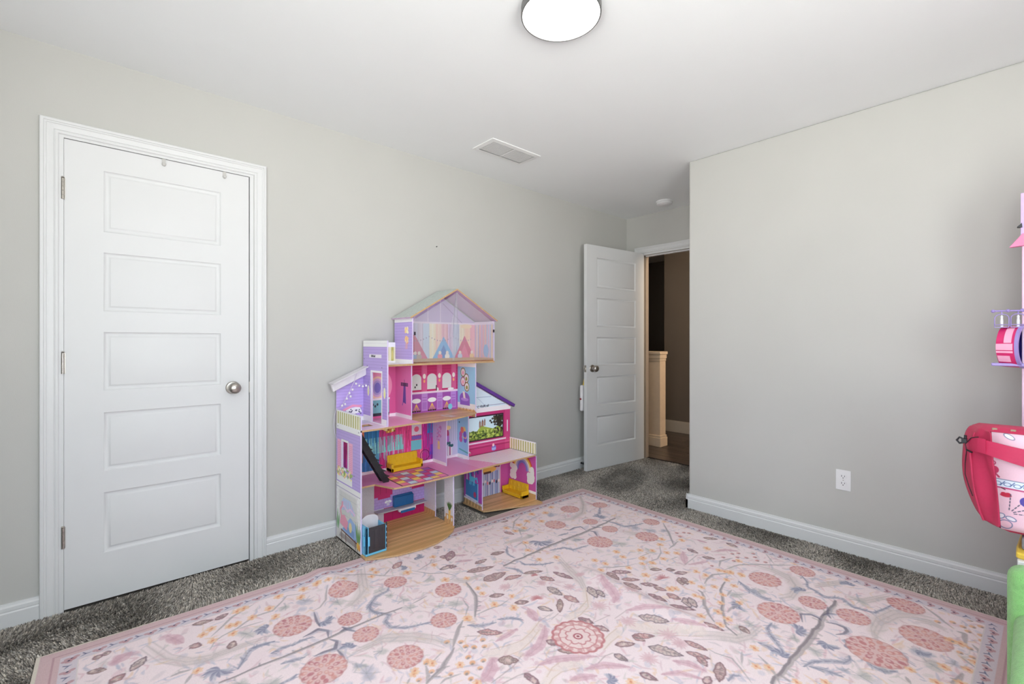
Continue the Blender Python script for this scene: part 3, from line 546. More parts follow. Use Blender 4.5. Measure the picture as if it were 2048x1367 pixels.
def paint_rug():
    p = Paint(RW, RH, 620, (243, 225, 228))
    # soft cloudy ground
    for _ in range(420):
        p.ell(RNG.random() * RW, RNG.random() * RH, .03 + .12 * RNG.random(), .02 + .08 * RNG.random(), [(246, 230, 233), (236, 214, 221), (243, 226, 222)][int(RNG.integers(3))], RNG.random() * 3, .35, soft=.8)
    fill = [(196, 184, 190), (176, 180, 200), (214, 166, 178), (230, 192, 156), (196, 192, 184), (206, 172, 180), (164, 166, 188)]
    for _ in range(4200):
        x, y, a, l_ = RNG.random() * RW, RNG.random() * RH, RNG.random() * 6.28, .02 + .06 * RNG.random(); c = fill[int(RNG.integers(7))]; k = RNG.normal(0, .8)
        p.line([(x, y), (x + l_ * .5 * math.cos(a), y + l_ * .5 * math.sin(a)), (x + l_ * .5 * math.cos(a) + l_ * .5 * math.cos(a + k), y + l_ * .5 * math.sin(a) + l_ * .5 * math.sin(a + k))], .004 + .008 * RNG.random(), c, .62, taper=True, tex=.3)
    for _ in range(1300):
        p.ell(RNG.random() * RW, RNG.random() * RH, .010 + .022 * RNG.random(), .006 + .012 * RNG.random(), fill[int(RNG.integers(7))], RNG.random() * 3.1, .45, soft=.2, tex=.4)
    def inview(x, y):
        X, Y = rug_w(x, y); d = X * math.cos(YAW) + Y * math.sin(YAW)
        return d > .2 and CAM_H / d * 929.3 < 700
    def mirror(m):
        q = list(m); k = 1
        if m[0] in 'wcBntsk': ks = list(range(2, len(m)))
        elif m[0] in ('lb', 'lo', 'lt'): ks = [1, 2, 3, 4]
        else: ks = [1, 2]
        for i, j in enumerate(ks): q[j] = (3206 if i % 2 == 0 else 2310) - m[j]
        xs = [q[j] for j in ks[0::2]]; ys = [q[j] for j in ks[1::2]]
        ok = not any(inview(a / 1000, b / 1000) for a, b in zip(xs, ys)) and min(xs) > 130 and max(xs) < 2910 and min(ys) > 130 and max(ys) < 2240
        return tuple(q) if ok else None
    allm = list(MOTIFS) + [q for q in (mirror(m) for m in MOTIFS) if q]
    def pts(m): return [(m[i] / 1000, m[i + 1] / 1000) for i in range(2, len(m), 2)]
    order = ['w', 'c', 'g', 'b', 'B', 'k', 'q', 'p', 's', 't', 'n', 'lb', 'lo', 'lt', 'r', 'F', 'M', 'O', 'o', 'd', 'e']
    R_ = lambda a, b: a + (b - a) * RNG.random()
    for kind in order:
        for m in allm:
            if m[0] != kind: continue
            if kind == 'w':
                P_ = pts(m); p.line(P_, m[1] / 1000, (196, 185, 179), .62, taper=True, soft=.25, tex=.35)
                for off in (-.25, 0, .25): p.line([(x + off * m[1] / 1000, y + off * m[1] / 1000 * .6) for x, y in P_], .006, (176, 166, 164), .5, tex=.4)
            elif kind == 'c':
                P_ = pts(m); w_ = m[1] / 1000
                p.line(P_, w_, (233, 217, 206), .7, soft=.2, tex=.2)
                for off in (-.35, .35): p.line([(x + off * w_, y + off * w_) for x, y in P_], .003, (190, 160, 130), .6)
            elif kind in 'gb':
                x, y, r = m[1] / 1000, m[2] / 1000, m[3] / 1000; c = (178, 178, 172) if kind == 'g' else (158, 162, 182)
                for _ in range(6): p.ell(x + R_(-.5, .5) * r, y + R_(-.5, .5) * r, r * R_(.4, .8), r * R_(.3, .6), c, R_(0, 3), .42, soft=.3, tex=.45)
                for _ in range(6): 
                    a = R_(0, 6.28); p.line([(x, y), (x + r * math.cos(a), y + r * math.sin(a))], .004, (140, 142, 150), .5, tex=.4)
            elif kind == 'B':
                P_ = pts(m); p.line(P_, m[1] / 1000, (138, 143, 165), .72, taper=True, tex=.45)
                p.line(P_, .006, (96, 100, 128), .7, tex=.3)
                for (x0, y0), (x1, y1) in zip(P_[:-1], P_[1:]):
                    ln = math.hypot(x1 - x0, y1 - y0)
                    for t in np.arange(0, 1, .014 / max(ln, .014)):
                        x, y = x0 + t * (x1 - x0), y0 + t * (y1 - y0); a = math.atan2(y1 - y0, x1 - x0) + R_(.5, 1.0) * (1 if RNG.random() < .5 else -1); l_ = R_(.6, 1.2) * m[1] / 1000
                        p.line([(x, y), (x + l_ * math.cos(a), y + l_ * math.sin(a))], .005, [(120, 125, 150), (150, 152, 168), (205, 205, 212)][int(RNG.integers(3))], .6)
            elif kind == 'n':
                p.line(pts(m), m[1] / 1000 * 1.15, (74, 74, 96), .85, taper=True, tex=.3); p.line([(x + .008, y - .010) for x, y in pts(m)], m[1] / 1000, (150, 155, 176), .5, taper=True, tex=.3)
            elif kind == 'p':
                x, y, r = m[1] / 1000, m[2] / 1000, m[3] / 1000; a0 = R_(0, 6.28)
                for k in range(15):
                    a = a0 + (k / 14 - .5) * 3.6; l_ = r * R_(.8, 1.25)
                    p.line([(x, y), (x + .6 * l_ * math.cos(a), y + .6 * l_ * math.sin(a)), (x + l_ * math.cos(a + .25), y + l_ * math.sin(a + .25))], .012, [(92, 97, 130), (128, 133, 158), (176, 178, 192)][k % 3], .75, taper=True)
            elif kind == 's': p.line(pts(m), m[1] / 1000, (160, 140, 140), .7)
            elif kind == 't':
                P_ = pts(m); w_ = m[1] / 1000
                dense = []
                for (x0, y0), (x1, y1) in zip(P_[:-1], P_[1:]):
                    n_ = max(1, int(math.hypot(x1 - x0, y1 - y0) / .03))
                    dense += [(x0 + (x1 - x0) * k / n_ + RNG.normal(0, w_ * .10), y0 + (y1 - y0) * k / n_ + RNG.normal(0, w_ * .10)) for k in range(n_)]
                P_ = dense + [P_[-1]]
                p.line(P_, w_, (146, 138, 142), .85, taper=True, tex=.45)
                if w_ > .012:
                    for x, y in P_[1:-1]:
                        if RNG.random() < .6: a = R_(0, 6.28); p.line([(x, y), (x + w_ * 1.1 * math.cos(a), y + w_ * 1.1 * math.sin(a))], w_ * .4, [(128, 120, 128), (170, 162, 160)][int(RNG.integers(2))], .7, tex=.3); p.line([(x + .2 * w_, y + .2 * w_) for x, y in P_], w_ * .35, (122, 114, 120), .35, tex=.5)
                p.line([(x - .25 * w_, y - .2 * w_) for x, y in P_], w_ * .25, (180, 172, 168), .6, tex=.4)
            elif kind == 'k':
                P_ = pts(m); w_ = m[1] / 1000; p.line(P_, w_ * 1.1, (206, 158, 172), .72, taper=True, tex=.3)
                for (x0, y0), (x1, y1) in zip(P_[:-1], P_[1:]):
                    for t in np.arange(0, 1, .25):
                        x, y = x0 + t * (x1 - x0), y0 + t * (y1 - y0)
                        p.ell(x + R_(-.4, .4) * w_, y + R_(-.4, .4) * w_, w_ * .42, w_ * .3, (198, 150, 166), R_(0, 3), .5, soft=.2, tex=.4)
                p.line(P_, .004, (180, 130, 145), .5, tex=.3)
            elif kind in 'qr':
                x, y, r = m[1] / 1000, m[2] / 1000, m[3] / 1000; a0 = R_(0, 6.28) if kind == 'q' else 1.2; c = (212, 168, 176) if kind == 'q' else (176, 92, 98)
                for k in range(13):
                    a = a0 + (k / 12 - .5) * (5.6 if kind == 'q' else 3.4); l_ = r * R_(.75, 1.15)
                    p.line([(x, y), (x + l_ * math.cos(a), y + l_ * math.sin(a))], .010 if kind == 'q' else .007, c, .7, taper=True, tex=.3)
            elif kind in ('lb', 'lo', 'lt'):
                a, b = np.array(m[1:3]) / 1000, np.array(m[3:5]) / 1000; wr = m[5] / 100; c = (a + b) / 2; dv = b - a; L_ = np.hypot(*dv); ang_ = math.atan2(dv[1], dv[0])
                rx, ry = L_ / 2, max(.014, L_ / 2 * wr * .8); 
                base = {'lb': [(170, 138, 136), (172, 150, 136), (162, 122, 134)][int(RNG.integers(3))], 'lo': (200, 182, 174), 'lt': (208, 150, 144)}[kind]
                edge_ = {'lb': (104, 72, 78), 'lo': (88, 70, 82), 'lt': (110, 78, 88)}[kind]
                nx, ny = -dv[1] / L_, dv[0] / L_
                ts = np.linspace(0, 1, 13); hw = ry * np.sin(math.pi * ts ** .85) ** .8
                j1, j2 = 1 + RNG.normal(0, .13, 13), 1 + RNG.normal(0, .13, 13)
                up = [tuple(a + dv * t + np.array((nx, ny)) * h_ * j) for t, h_, j in zip(ts, hw, j1)]; dn = [tuple(a + dv * t - np.array((nx, ny)) * h_ * j) for t, h_, j in zip(ts, hw, j2)]
                p.poly(up + dn[::-1], base, .92); p.line(up, .0045, edge_, .85); p.line(dn, .0045, edge_, .85)
                p.line([a, b], .003, edge_, .7)
                nx, ny = -dv[1] / L_, dv[0] / L_
                for t in np.linspace(.15, .85, 7):
                    q = a + dv * t; h_ = ry * .8 * math.sqrt(max(0, 1 - (2 * t - 1) ** 2))
                    for s_ in (-1, 1): p.line([q, (q[0] + s_ * nx * h_ + dv[0] * .06, q[1] + s_ * ny * h_ + dv[1] * .06)], .003, edge_, .5)
                if True:
                    for _ in range(9):
                        t = R_(.2, .8); q = a + dv * t; p.ell(q[0] + R_(-.4, .4) * ry * nx, q[1] + R_(-.4, .4) * ry * ny, .008, .005, [(224, 204, 196), (206, 170, 168), (120, 104, 104)][int(RNG.integers(3))], R_(0, 3), .6)
            elif kind in 'FM':
                x, y, r = m[1] / 1000, m[2] / 1000, m[3] / 1000 * (1.0 if kind == 'F' else 1.12)
                p.ell(x, y, r * 1.08, r * 1.08, (226, 200, 192), 0, .8, soft=.12)
                p.ell(x, y, r, r, (218, 176, 174) if kind == 'F' else (240, 214, 212), 0, .85, tex=.2)
                reds = [(176, 78, 80), (198, 106, 96), (166, 70, 80), (206, 126, 112)]
                for rr, n_, pr in ((.86, 15, .17), (.58, 10, .17), (.30, 6, .15)):
                    off = R_(0, 1)
                    for k in range(n_):
                        a = 2 * math.pi * (k + off) / n_
                        if kind == 'F':
                            p.ell(x + rr * r * math.cos(a), y + rr * r * math.sin(a), pr * r * .92, pr * r * .68, reds[int(RNG.integers(4))], a, .82, tex=.4)
                            if RNG.random() < .8: p.ell(x + rr * r * .93 * math.cos(a), y + rr * r * .93 * math.sin(a), pr * r * .45, pr * r * .4, (232, 204, 196), a, .7)
                        elif rr > .8: p.ell(x + rr * r * math.cos(a), y + rr * r * math.sin(a), pr * r * .8, pr * r * .6, (196, 128, 130), a, .75, tex=.3)
                if kind == 'M':
                    p.ring(x, y, r * .95, .010, (182, 96, 100), .9, wob=.07, n=16); p.ring(x, y, r * .72, .005, (190, 100, 104), .85, wob=.05, n=12)
                    p.ring(x, y, r * .40, .005, (182, 84, 92), .9, wob=.28, n=8); p.ring(x, y, r * .16, .006, (150, 50, 64), .95); p.ell(x, y, .006, .006, (130, 50, 60))
                    for k in range(8):
                        a = 2 * math.pi * k / 8 + .2; p.line([(x + .42 * r * math.cos(a), y + .42 * r * math.sin(a)), (x + .92 * r * math.cos(a), y + .92 * r * math.sin(a))], .004, (196, 120, 122), .7)
                else: p.ring(x, y, r * .98, .005, (176, 110, 110), .6, wob=.05, n=14)
            elif kind in 'oO':
                x, y = m[1] / 1000, m[2] / 1000; r = max(.016, m[3] / 1000)
                for k in range(6):
                    a = k * 1.05 + R_(0, .5); p.ell(x + .6 * r * math.cos(a), y + .6 * r * math.sin(a), .55 * r, .38 * r, [(238, 186, 138), (232, 170, 118), (240, 200, 160)][k % 3], a, .85, tex=.2)
                p.ell(x, y, .3 * r, .3 * r, (214, 122, 84), 0, .9)
            elif kind in 'de':
                x, y, r = m[1] / 1000, m[2] / 1000, max(.010, m[3] / 1000)
                p.ell(x, y, r, r * .9, (228, 166, 118) if kind == 'd' else (200, 126, 124), 0, .9, tex=.2); p.ell(x - .35 * r, y - .45 * r, r * .55, r * .4, (128, 120, 126), 0, .8)
    # sun-faded, woven look: motifs sink into the ground
    base = np.array((243, 225, 228)) / 255
    p.a = (base + (p.a - base) * .74).astype(np.float32)
    for _ in range(2): p.a[1:-1, 1:-1] = (p.a[1:-1, 1:-1] * 2 + p.a[:-2, 1:-1] + p.a[2:, 1:-1] + p.a[1:-1, :-2] + p.a[1:-1, 2:]) / 6
    # border: cream edge, mauve band with a darker line, pale guard stripe with small motifs
    def frame_(d0, d1, c, a=1.0):
        p.rect(d0, d0, RW - d0, d1, c, a); p.rect(d0, RH - d1, RW - d0, RH - d0, c, a); p.rect(d0, d1, d1, RH - d1, c, a); p.rect(RW - d1, d1, RW - d0, RH - d1, c, a)
    frame_(.066, .118, (218, 206, 214)); frame_(.0, .068, (213, 184, 187)); frame_(.046, .052, (194, 158, 164)); frame_(.030, .033, (214, 184, 186), .7); frame_(.116, .120, (226, 214, 214))
    n_ = 0
    for side in range(4):
        L_ = RW if side < 2 else RH; x = .10
        while x < L_ - .10:
            c = .092; pos = [(x, c), (x, RH - c), (c, x), (RW - c, x)][side]
            if n_ % 2:
                for dx, dy in ((-.012, 0), (.012, .004), (0, -.008)): p.ell(pos[0] + dx, pos[1] + dy, .010, .008, (190, 140, 146), dx * 40, .8, tex=.4)
                p.ell(pos[0], pos[1], .004, .004, (90, 80, 100))
            else:
                v = (.016, .010) if side < 2 else (.010, .016)
                p.line([(pos[0] - v[0], pos[1] - v[1]), pos, (pos[0] + v[0], pos[1] + v[1] * .2)], .006, (130, 134, 158), .8, taper=True); p.line([pos, (pos[0] - v[1] * .8, pos[1] + v[0] * .8)], .005, (100, 100, 130), .75)
            n_ += 1; x += .038
    frame_(0, .012, (226, 216, 204)); p.noise(.05)
    return p
RIDGES = [  # world polyline, height, half-width to the window side, half-width to the far side
    ([(1.854, 1.505), (1.846, 1.411), (1.832, 1.256), (1.819, 1.118), (1.836, 0.986), (1.859, 0.872)], .018, .075, .035), ([(0.84, 2.429), (0.848, 2.3), (0.874, 2.15)], .016, .05, .05), ([(1.543, 1.644), (1.491, 1.538), (1.472, 1.455)], .010, .06, .05), ([(0.86, 2.059), (0.937, 2.106), (0.984, 2.223)], .009, .06, .04)]
def rug_height(X, Y):
    z = np.full(X.shape, .0105)
    z += .0012 * np.sin(X * 7.1 + 1.3 * np.sin(Y * 3.3)) * np.sin(Y * 6.3 + .7)
    for pl, h, wa, wb in RIDGES:
        pl = np.array(pl, float); best = np.full(X.shape, 9.); side = np.zeros(X.shape); tt = np.zeros(X.shape); n = len(pl) - 1
        for k in range(n):
            a, b = pl[k], pl[k + 1]; dx, dy = b - a; L2 = dx * dx + dy * dy
            t = np.clip(((X - a[0]) * dx + (Y - a[1]) * dy) / L2, 0, 1)
            ex, ey = X - a[0] - t * dx, Y - a[1] - t * dy; d = np.hypot(ex, ey); u = d < best
            best = np.where(u, d, best); side = np.where(u, np.sign(dx * ey - dy * ex), side); tt = np.where(u, (k + t) / n, tt)
        w = np.where(side > 0, wb, wa); z += h * np.exp(-(best / w) ** 2) * np.clip(np.minimum(tt, 1 - tt) * 5 + .35, 0, 1)
    return z
rp = paint_rug()
NX, NY = 300, 240
lx, ly = np.meshgrid(np.linspace(0, RW, NX + 1), np.linspace(0, RH, NY + 1))
WX = RO[0] + lx * REX[0] + ly * REY[0]; WY = RO[1] + lx * REX[1] + ly * REY[1]
# slightly wavy outline
wv = .004 * np.sin(lx * 9.0) ; WY = WY + wv * (ly > RH - .0001) + .0
WZ = rug_height(WX, WY)
edge = np.minimum(np.minimum(lx, RW - lx), np.minimum(ly, RH - ly)); WZ = WZ - .003 * np.exp(-(edge / .006) ** 2)
nv = (NX + 1) * (NY + 1)
top = np.stack([WX, WY, WZ], -1).reshape(-1, 3); bot = top.copy(); bot[:, 2] = .002
ij = (np.arange(NY)[:, None] * (NX + 1) + np.arange(NX)[None, :]).ravel()
quads = np.stack([ij, ij + 1, ij + NX + 2, ij + NX + 1], -1)
rim = list(range(NX)) ; rim = [i for i in range(NX + 1)] + [(NX + 1) * j + NX for j in range(1, NY + 1)] + [(NX + 1) * NY + i for i in range(NX - 1, -1, -1)] + [(NX + 1) * j for j in range(NY - 1, 0, -1)]
rb = {v: nv + k for k, v in enumerate(rim)}
verts = np.concatenate([top, bot[rim]])
sk = [(a, rb[a], rb[b], b) for a, b in zip(rim, rim[1:] + rim[:1])]
faces = quads.tolist() + sk
me = bpy.data.meshes.new('area_rug'); me.from_pydata(verts.tolist(), [], faces)
uvl = me.uv_layers.new(name='UVMap'); li = np.empty(len(me.loops), np.int32); me.loops.foreach_get('vertex_index', li)
uvall = np.concatenate([np.stack([lx / RW, ly / RH], -1).reshape(-1, 2), np.stack([lx / RW, ly / RH], -1).reshape(-1, 2)[rim]])
uvl.data.foreach_set('uv', uvall[li].astype(np.float32).ravel())
me.polygons.foreach_set('use_smooth', [True] * len(me.polygons)); me.set_sharp_from_angle(angle=math.radians(60))
me.materials.append(rp.mat('rug_print', rough=.95, gain=1.0, bump=.35, spec=.1))
rug = bpy.data.objects.new('area_rug', me); COL.objects.link(rug)
tag(rug, 'large faded pink floral rug with mauve border lying on the grey carpet', 'rug')

# ------------------------------------------------------------------ carpet pile around the rug
def pile(rects):
    P = []
    for x0, y0, x1, y1, dens, wid, hgt in rects:
        n = int((x1 - x0) * (y1 - y0) * dens)
        P.append(np.stack([x0 + RNG.random(n) * (x1 - x0), y0 + RNG.random(n) * (y1 - y0), np.full(n, wid), np.full(n, hgt)], -1))
    P = np.concatenate(P); X, Y = P[:, 0], P[:, 1]
    dx, dy = X - RO[0], Y - RO[1]; lx_, ly_ = dx * REX[0] + dy * REX[1], dx * REY[0] + dy * REY[1]
    keep = ~((lx_ > -.004) & (lx_ < RW + .004) & (ly_ > -.004) & (ly_ < RH + .004))
    keep &= ~((X > 1.06) & (X < 1.68) & (Y < 2.75)) & ~((X > 1.93) & (X < 2.40) & (Y < 2.75))
    keep &= ~((X > R - .016) & (Y < E + .016)) & (Y < D - .012) & ~((X > DX0 - .06) & (X < DX1 + .06) & (Y > D - .02))
    P = P[keep]; n = len(P); X, Y = P[:, 0], P[:, 1]
    a = RNG.random(n) * 2 * math.pi; w = P[:, 2] * (.7 + .6 * RNG.random(n)); h = P[:, 3] * (.7 + .6 * RNG.random(n))
    # pile lies over in broad brushed patches
    la = 2.2 * np.sin(X * 5.1 + 2 * np.sin(Y * 4.0)) + 1.7 * np.sin(Y * 7.3 + X * 2.0); lean = .8 * h * (.3 + RNG.random(n))
    lxv, lyv = np.cos(la) * lean + (RNG.random(n) - .5) * .007, np.sin(la) * lean + (RNG.random(n) - .5) * .007
    v = np.empty((n, 4, 3)); c, s = np.cos(a) * w / 2, np.sin(a) * w / 2
    v[:, 0] = np.stack([X - c, Y - s, np.zeros(n)], -1); v[:, 1] = np.stack([X + c, Y + s, np.zeros(n)], -1)
    v[:, 2] = np.stack([X + c * .55 + lxv, Y + s * .55 + lyv, h], -1); v[:, 3] = np.stack([X - c * .55 + lxv, Y - s * .55 + lyv, h], -1)
    me = bpy.data.meshes.new('carpet_pile'); me.vertices.add(4 * n); me.vertices.foreach_set('co', v.astype(np.float32).ravel())
    me.loops.add(4 * n); me.loops.foreach_set('vertex_index', np.arange(4 * n, dtype=np.int32))
    me.polygons.add(n); me.polygons.foreach_set('loop_start', np.arange(0, 4 * n, 4, dtype=np.int32)); me.polygons.foreach_set('loop_total', np.full(n, 4, np.int32))
    me.update(calc_edges=True)
    tone = np.clip(RNG.normal(.5, .28, n), 0, 1); hue = RNG.random(n)
    colr = np.ones((n, 4), np.float32); d_ = np.array([.125, .112, .101]); l_ = np.array([.76, .69, .61]); k_ = (tone ** 1.3)[:, None]
    colr[:, :3] = d_ * (1 - k_) + l_ * k_; colr[:, 0] *= 1 + .05 * (hue - .5); colr[:, 2] *= 1 + .08 * (.5 - hue)
    at = me.color_attributes.new('tuft', 'FLOAT_COLOR', 'FACE') if False else me.attributes.new('tuft', 'FLOAT_COLOR', 'FACE')
    at.data.foreach_set('color', colr.ravel())
    m = bpy.data.materials.new('carpet_tufts'); m.use_nodes = True; t = m.node_tree; pb = t.nodes['Principled BSDF']
    pb.inputs['Roughness'].default_value = 1.0; pb.inputs['Specular IOR Level'].default_value = .05
    an = t.nodes.new('ShaderNodeAttribute'); an.attribute_name = 'tuft'; t.links.new(an.outputs['Color'], pb.inputs['Base Color'])
    me.materials.append(m)
    ob = bpy.data.objects.new('carpet_pile', me); COL.objects.link(ob); return ob
cp = pile([(-.84, 2.38, 1.1, 2.76, 80000, .0058, .014), (-.84, 1.3, -.1, 2.38, 70000, .0058, .014), (1.1, 2.2, 2.95, 2.76, 90000, .0048, .010),
           (2.7, 1.55, 4.12, 2.76, 75000, .0055, .010), (2.7, -.3, 3.085, 1.62, 90000, .0048, .011)])
tag(cp, 'speckled dark grey shag pile of the wall to wall carpet', 'carpet', kind='stuff')
# ------------------------------------------------------------------ wooden dollhouse against the closet wall
dh = thing('dollhouse', 'tall lilac and pink wooden dollhouse with printed rooms, standing against the grey wall', 'dollhouse', (1.72, 2.6, .013))
M_LIL = pmat('lilac_edge', s8(214, 200, 232), .45); M_MDF = pmat('raw_board_edge', s8(196, 160, 118), .6, var=.1, scale=120)
M_WHB = pmat('white_board', s8(226, 222, 226), .4); M_PUR = pmat('purple_paint', s8(104, 58, 150), .4)
YB, T, Z1, Z2, Z3, Z4 = 2.745, .008, .022, .347, .690, 1.036
LIL, LILD, WHT = (180, 158, 216), (158, 136, 198), (236, 234, 240)
def rr(a, b): return a + (b - a) * RNG.random()
def siding(p, x0, y0, x1, y1, step=.018, c=LIL, cd=LILD):
    p.rect(x0, y0, x1, y1, c); y = y0
    while y < y1: p.rect(x0, y, x1, min(y + .0022, y1), cd); y += step
def slats(p, x0, y0, x1, y1, n):
    p.rect(x0, y0, x1, y1, (196, 186, 120)); w = (x1 - x0) / n
    for k in range(n):
        p.rect(x0 + k * w + .2 * w, y0, x0 + k * w + .65 * w, y1, (240, 240, 220))
        p.rect(x0 + k * w + .75 * w, y0, x0 + k * w + .95 * w, y1, (150, 165, 110), .7)
    p.rect(x0, y1 - .008, x1, y1, WHT)
def planks(p, c0=(196, 156, 104), step=.014, horiz=True):
    p.a[:] = np.array(c0) / 255; L = p.h if horiz else p.w; y = 0
    while y < L:
        cc = np.array(c0) + RNG.normal(0, 9); q = (0, y, p.w, y + step) if horiz else (y, 0, y + step, p.h)
        p.rect(*q, tuple(cc))
        for _ in range(5):
            t = y + rr(.1, .9) * step
            if horiz: a = rr(0, p.w); p.line([(a, t), (a + rr(.05, .2), t)], .0015, tuple(cc - 26), .6)
            else: a = rr(0, p.h); p.line([(t, a), (t, a + rr(.05, .2))], .0015, tuple(cc - 26), .6)
        if horiz: p.rect(0, y, p.w, y + .0014, (132, 94, 56))
        else: p.rect(y, 0, y + .0014, p.h, (132, 94, 56))
        y += step
def bow(p, x, y, r, c):
    p.ell(x - r * .6, y, r * .6, r * .4, c, .4); p.ell(x + r * .6, y, r * .6, r * .4, c, -.4); p.ell(x, y, r * .25, r * .25, c)
def flower(p, x, y, r, cs):
    for k in range(8): a = k * .785; p.ell(x + r * .6 * math.cos(a), y + r * .6 * math.sin(a), r * .4, r * .3, cs[k % len(cs)], a)
    p.ell(x, y, r * .3, r * .3, cs[0])
def balloons(p, x, y, s, n=6):
    for k in range(n): p.ell(x + rr(-.6, .6) * s, y + rr(-.9, .9) * s, s * .42, s * .5, [(206, 84, 150), (240, 196, 110), (120, 90, 190), (232, 150, 180), (230, 110, 90)][k % 5], rr(-.4, .4), .95)

# --- left outer side: stone patio below, lilac siding with window, railing on top
p = Paint(.334, .762, 1000, LIL); siding(p, 0, .33, .334, .66)
p.rect(0, 0, .334, .318, (222, 220, 222))
for i in range(16):
    for x in (0, .292): p.rect(x + (i % 2) * .012, i * .02, x + .03 + (i % 2) * .012, i * .02 + .017, (246, 246, 248))
p.rect(.045, .10, .285, .30, (208, 208, 206))
for i in range(4): p.rect(.045, .12 + i * .05, .285, .122 + i * .05, (178, 180, 182))
for i in range(4): p.rect(.07 + i * .06, .10, .072 + i * .06, .30, (186, 188, 190))
p.poly([(.06, .20), (.10, .265), (.20, .268), (.26, .215), (.235, .19), (.16, .215), (.09, .19)], (184, 200, 226)); 
for k in range(6): p.line([(.08 + k * .03, .255 - abs(k - 2.5) * .006), (.075 + k * .033, .198)], .007, (206, 172, 210))
p.line([(.06, .20), (.11, .222), (.16, .20), (.20, .222), (.26, .205)], .012, (226, 196, 226))
p.rect(0, 0, .334, .075, (214, 210, 206)); p.poly([(.04, .03), (.28, .03), (.30, .055), (.06, .06)], (168, 160, 160))
p.poly([(.075, .075), (.29, .060), (.285, .15), (.20, .175)], (150, 180, 222)); p.poly([(.10, .085), (.25, .075), (.25, .11), (.12, .115)], (124, 156, 206))
p.line([(.07, .075), (.29, .058)], .008, (106, 58, 44)); 
for x in (.075, .135, .265, .29): p.line([(x, .07), (x + .004, .020)], .007, (106, 58, 44))
p.poly([(.05, .11), (.15, .09), (.17, .14), (.12, .17), (.07, .16)], (238, 150, 176)); p.line([(.075, .15), (.06, .19), (.085, .215), (.09, .235)], .015, (240, 150, 168)); p.ell(.20, .12, .02, .028, (236, 212, 160))
for k in range(6): p.line([(.005 + .006 * k, .07), (.012 * k - .015, .17 + rr(-.03, .02))], .008, (92, 150, 84), taper=True)
for k in range(7): p.line([(.29 + .005 * k, .06), (.268 + .013 * k, .16 + rr(-.02, .03))], .008, (96, 150, 84), taper=True)
p.ell(.30, .05, .016, .020, (236, 190, 90)); p.ell(.318, .045, .012, .018, (226, 160, 84))
p.rect(0, .318, .334, .345, WHT); p.rect(0, .314, .334, .318, (170, 160, 190))
hy0, hy1, hz0, hz1 = .085, .161, .437, .588
p.rect(hy0 - .012, hz0 - .012, hy1 + .012, hz1 + .012, (244, 244, 248))
for x0, x1 in ((.014, .070), (.176, .232)):
    p.rect(x0, hz0 - .01, x1, hz1 + .005, (232, 170, 200))
    for k in range(14): p.rect(x0 + .005, hz0 + k * .0105, x1 - .005, hz0 + k * .0105 + .003, (214, 140, 178))
p.rect(.008, .352, .225, .392, (240, 240, 244))
for _ in range(70): p.ell(rr(.008, .225), rr(.385, .435), rr(.005, .011), rr(.005, .010), [(238, 214, 120), (150, 176, 96), (236, 170, 150), (120, 160, 90), (244, 236, 190)][int(RNG.integers(5))])
p.rect(0, .652, .334, .684, WHT); p.rect(0, .650, .334, .653, (170, 160, 190)); slats(p, 0, .684, .334, .762, 11)
for x, y in ((.02, .668), (.31, .668), (.25, .42), (.02, .332)): p.ell(x, y, .0035, .0035, (90, 84, 100))
board('side_panel', 'x', 1.063, T, rect_cells(.334, .762, (hy0, hz0, hy1, hz1)), (2.741, .008), p, M_LIL, dh, back=pmat('magenta_inside', s8(176, 60, 120), .45))

# --- ground floor, left room
p = Paint(.595, .33, 700, (198, 198, 206)); p.noise(.10)
balloons(p, .085, .20, .06, 8); p.ell(.06, .255, .03, .035, (206, 226, 160)); flower(p, .12, .13, .025, [(240, 240, 244), (90, 60, 80)])
for k in range(4): p.line([(.05, .10 + k * .008), (.09, .105 + k * .008)], .004, (60, 50, 60))
p.rect(.235, .09, .595, .33, (176, 150, 208))
for i in range(13):
    p.rect(.235, .095 + i * .018, .595, .097 + i * .018, (150, 126, 186))
    for k in range(14): p.rect(.24 + k * .028 + (i % 2) * .014, .095 + i * .018, .242 + k * .028 + (i % 2) * .014, .113 + i * .018, (150, 126, 186))
p.rect(.235, .165, .36, .33, (190, 44, 110)); p.rect(.26, .150, .345, .17, (190, 44, 110)); p.rect(.485, .182, .595, .33, (186, 40, 106)); p.rect(.50, .170, .595, .19, (186, 40, 106))
for x in (.275, .315, .52, .555): p.rect(x, .18, x + .003, .33, (158, 30, 88))
p.rect(.30, 0, .595, .088, (178, 30, 96))
for x in (.36, .43, .50, .56): p.rect(x, .006, x + .003, .08, (150, 22, 80))
p.rect(.19, 0, .30, .088, (196, 190, 204)); bow(p, .33, .125, .02, (240, 240, 246)); p.rect(.32, .10, .34, .125, (206, 196, 214))
board('back_panel', 'y', YB, T, rect_cells(.595, .312), (1.066, Z1), p, M_LIL, dh)
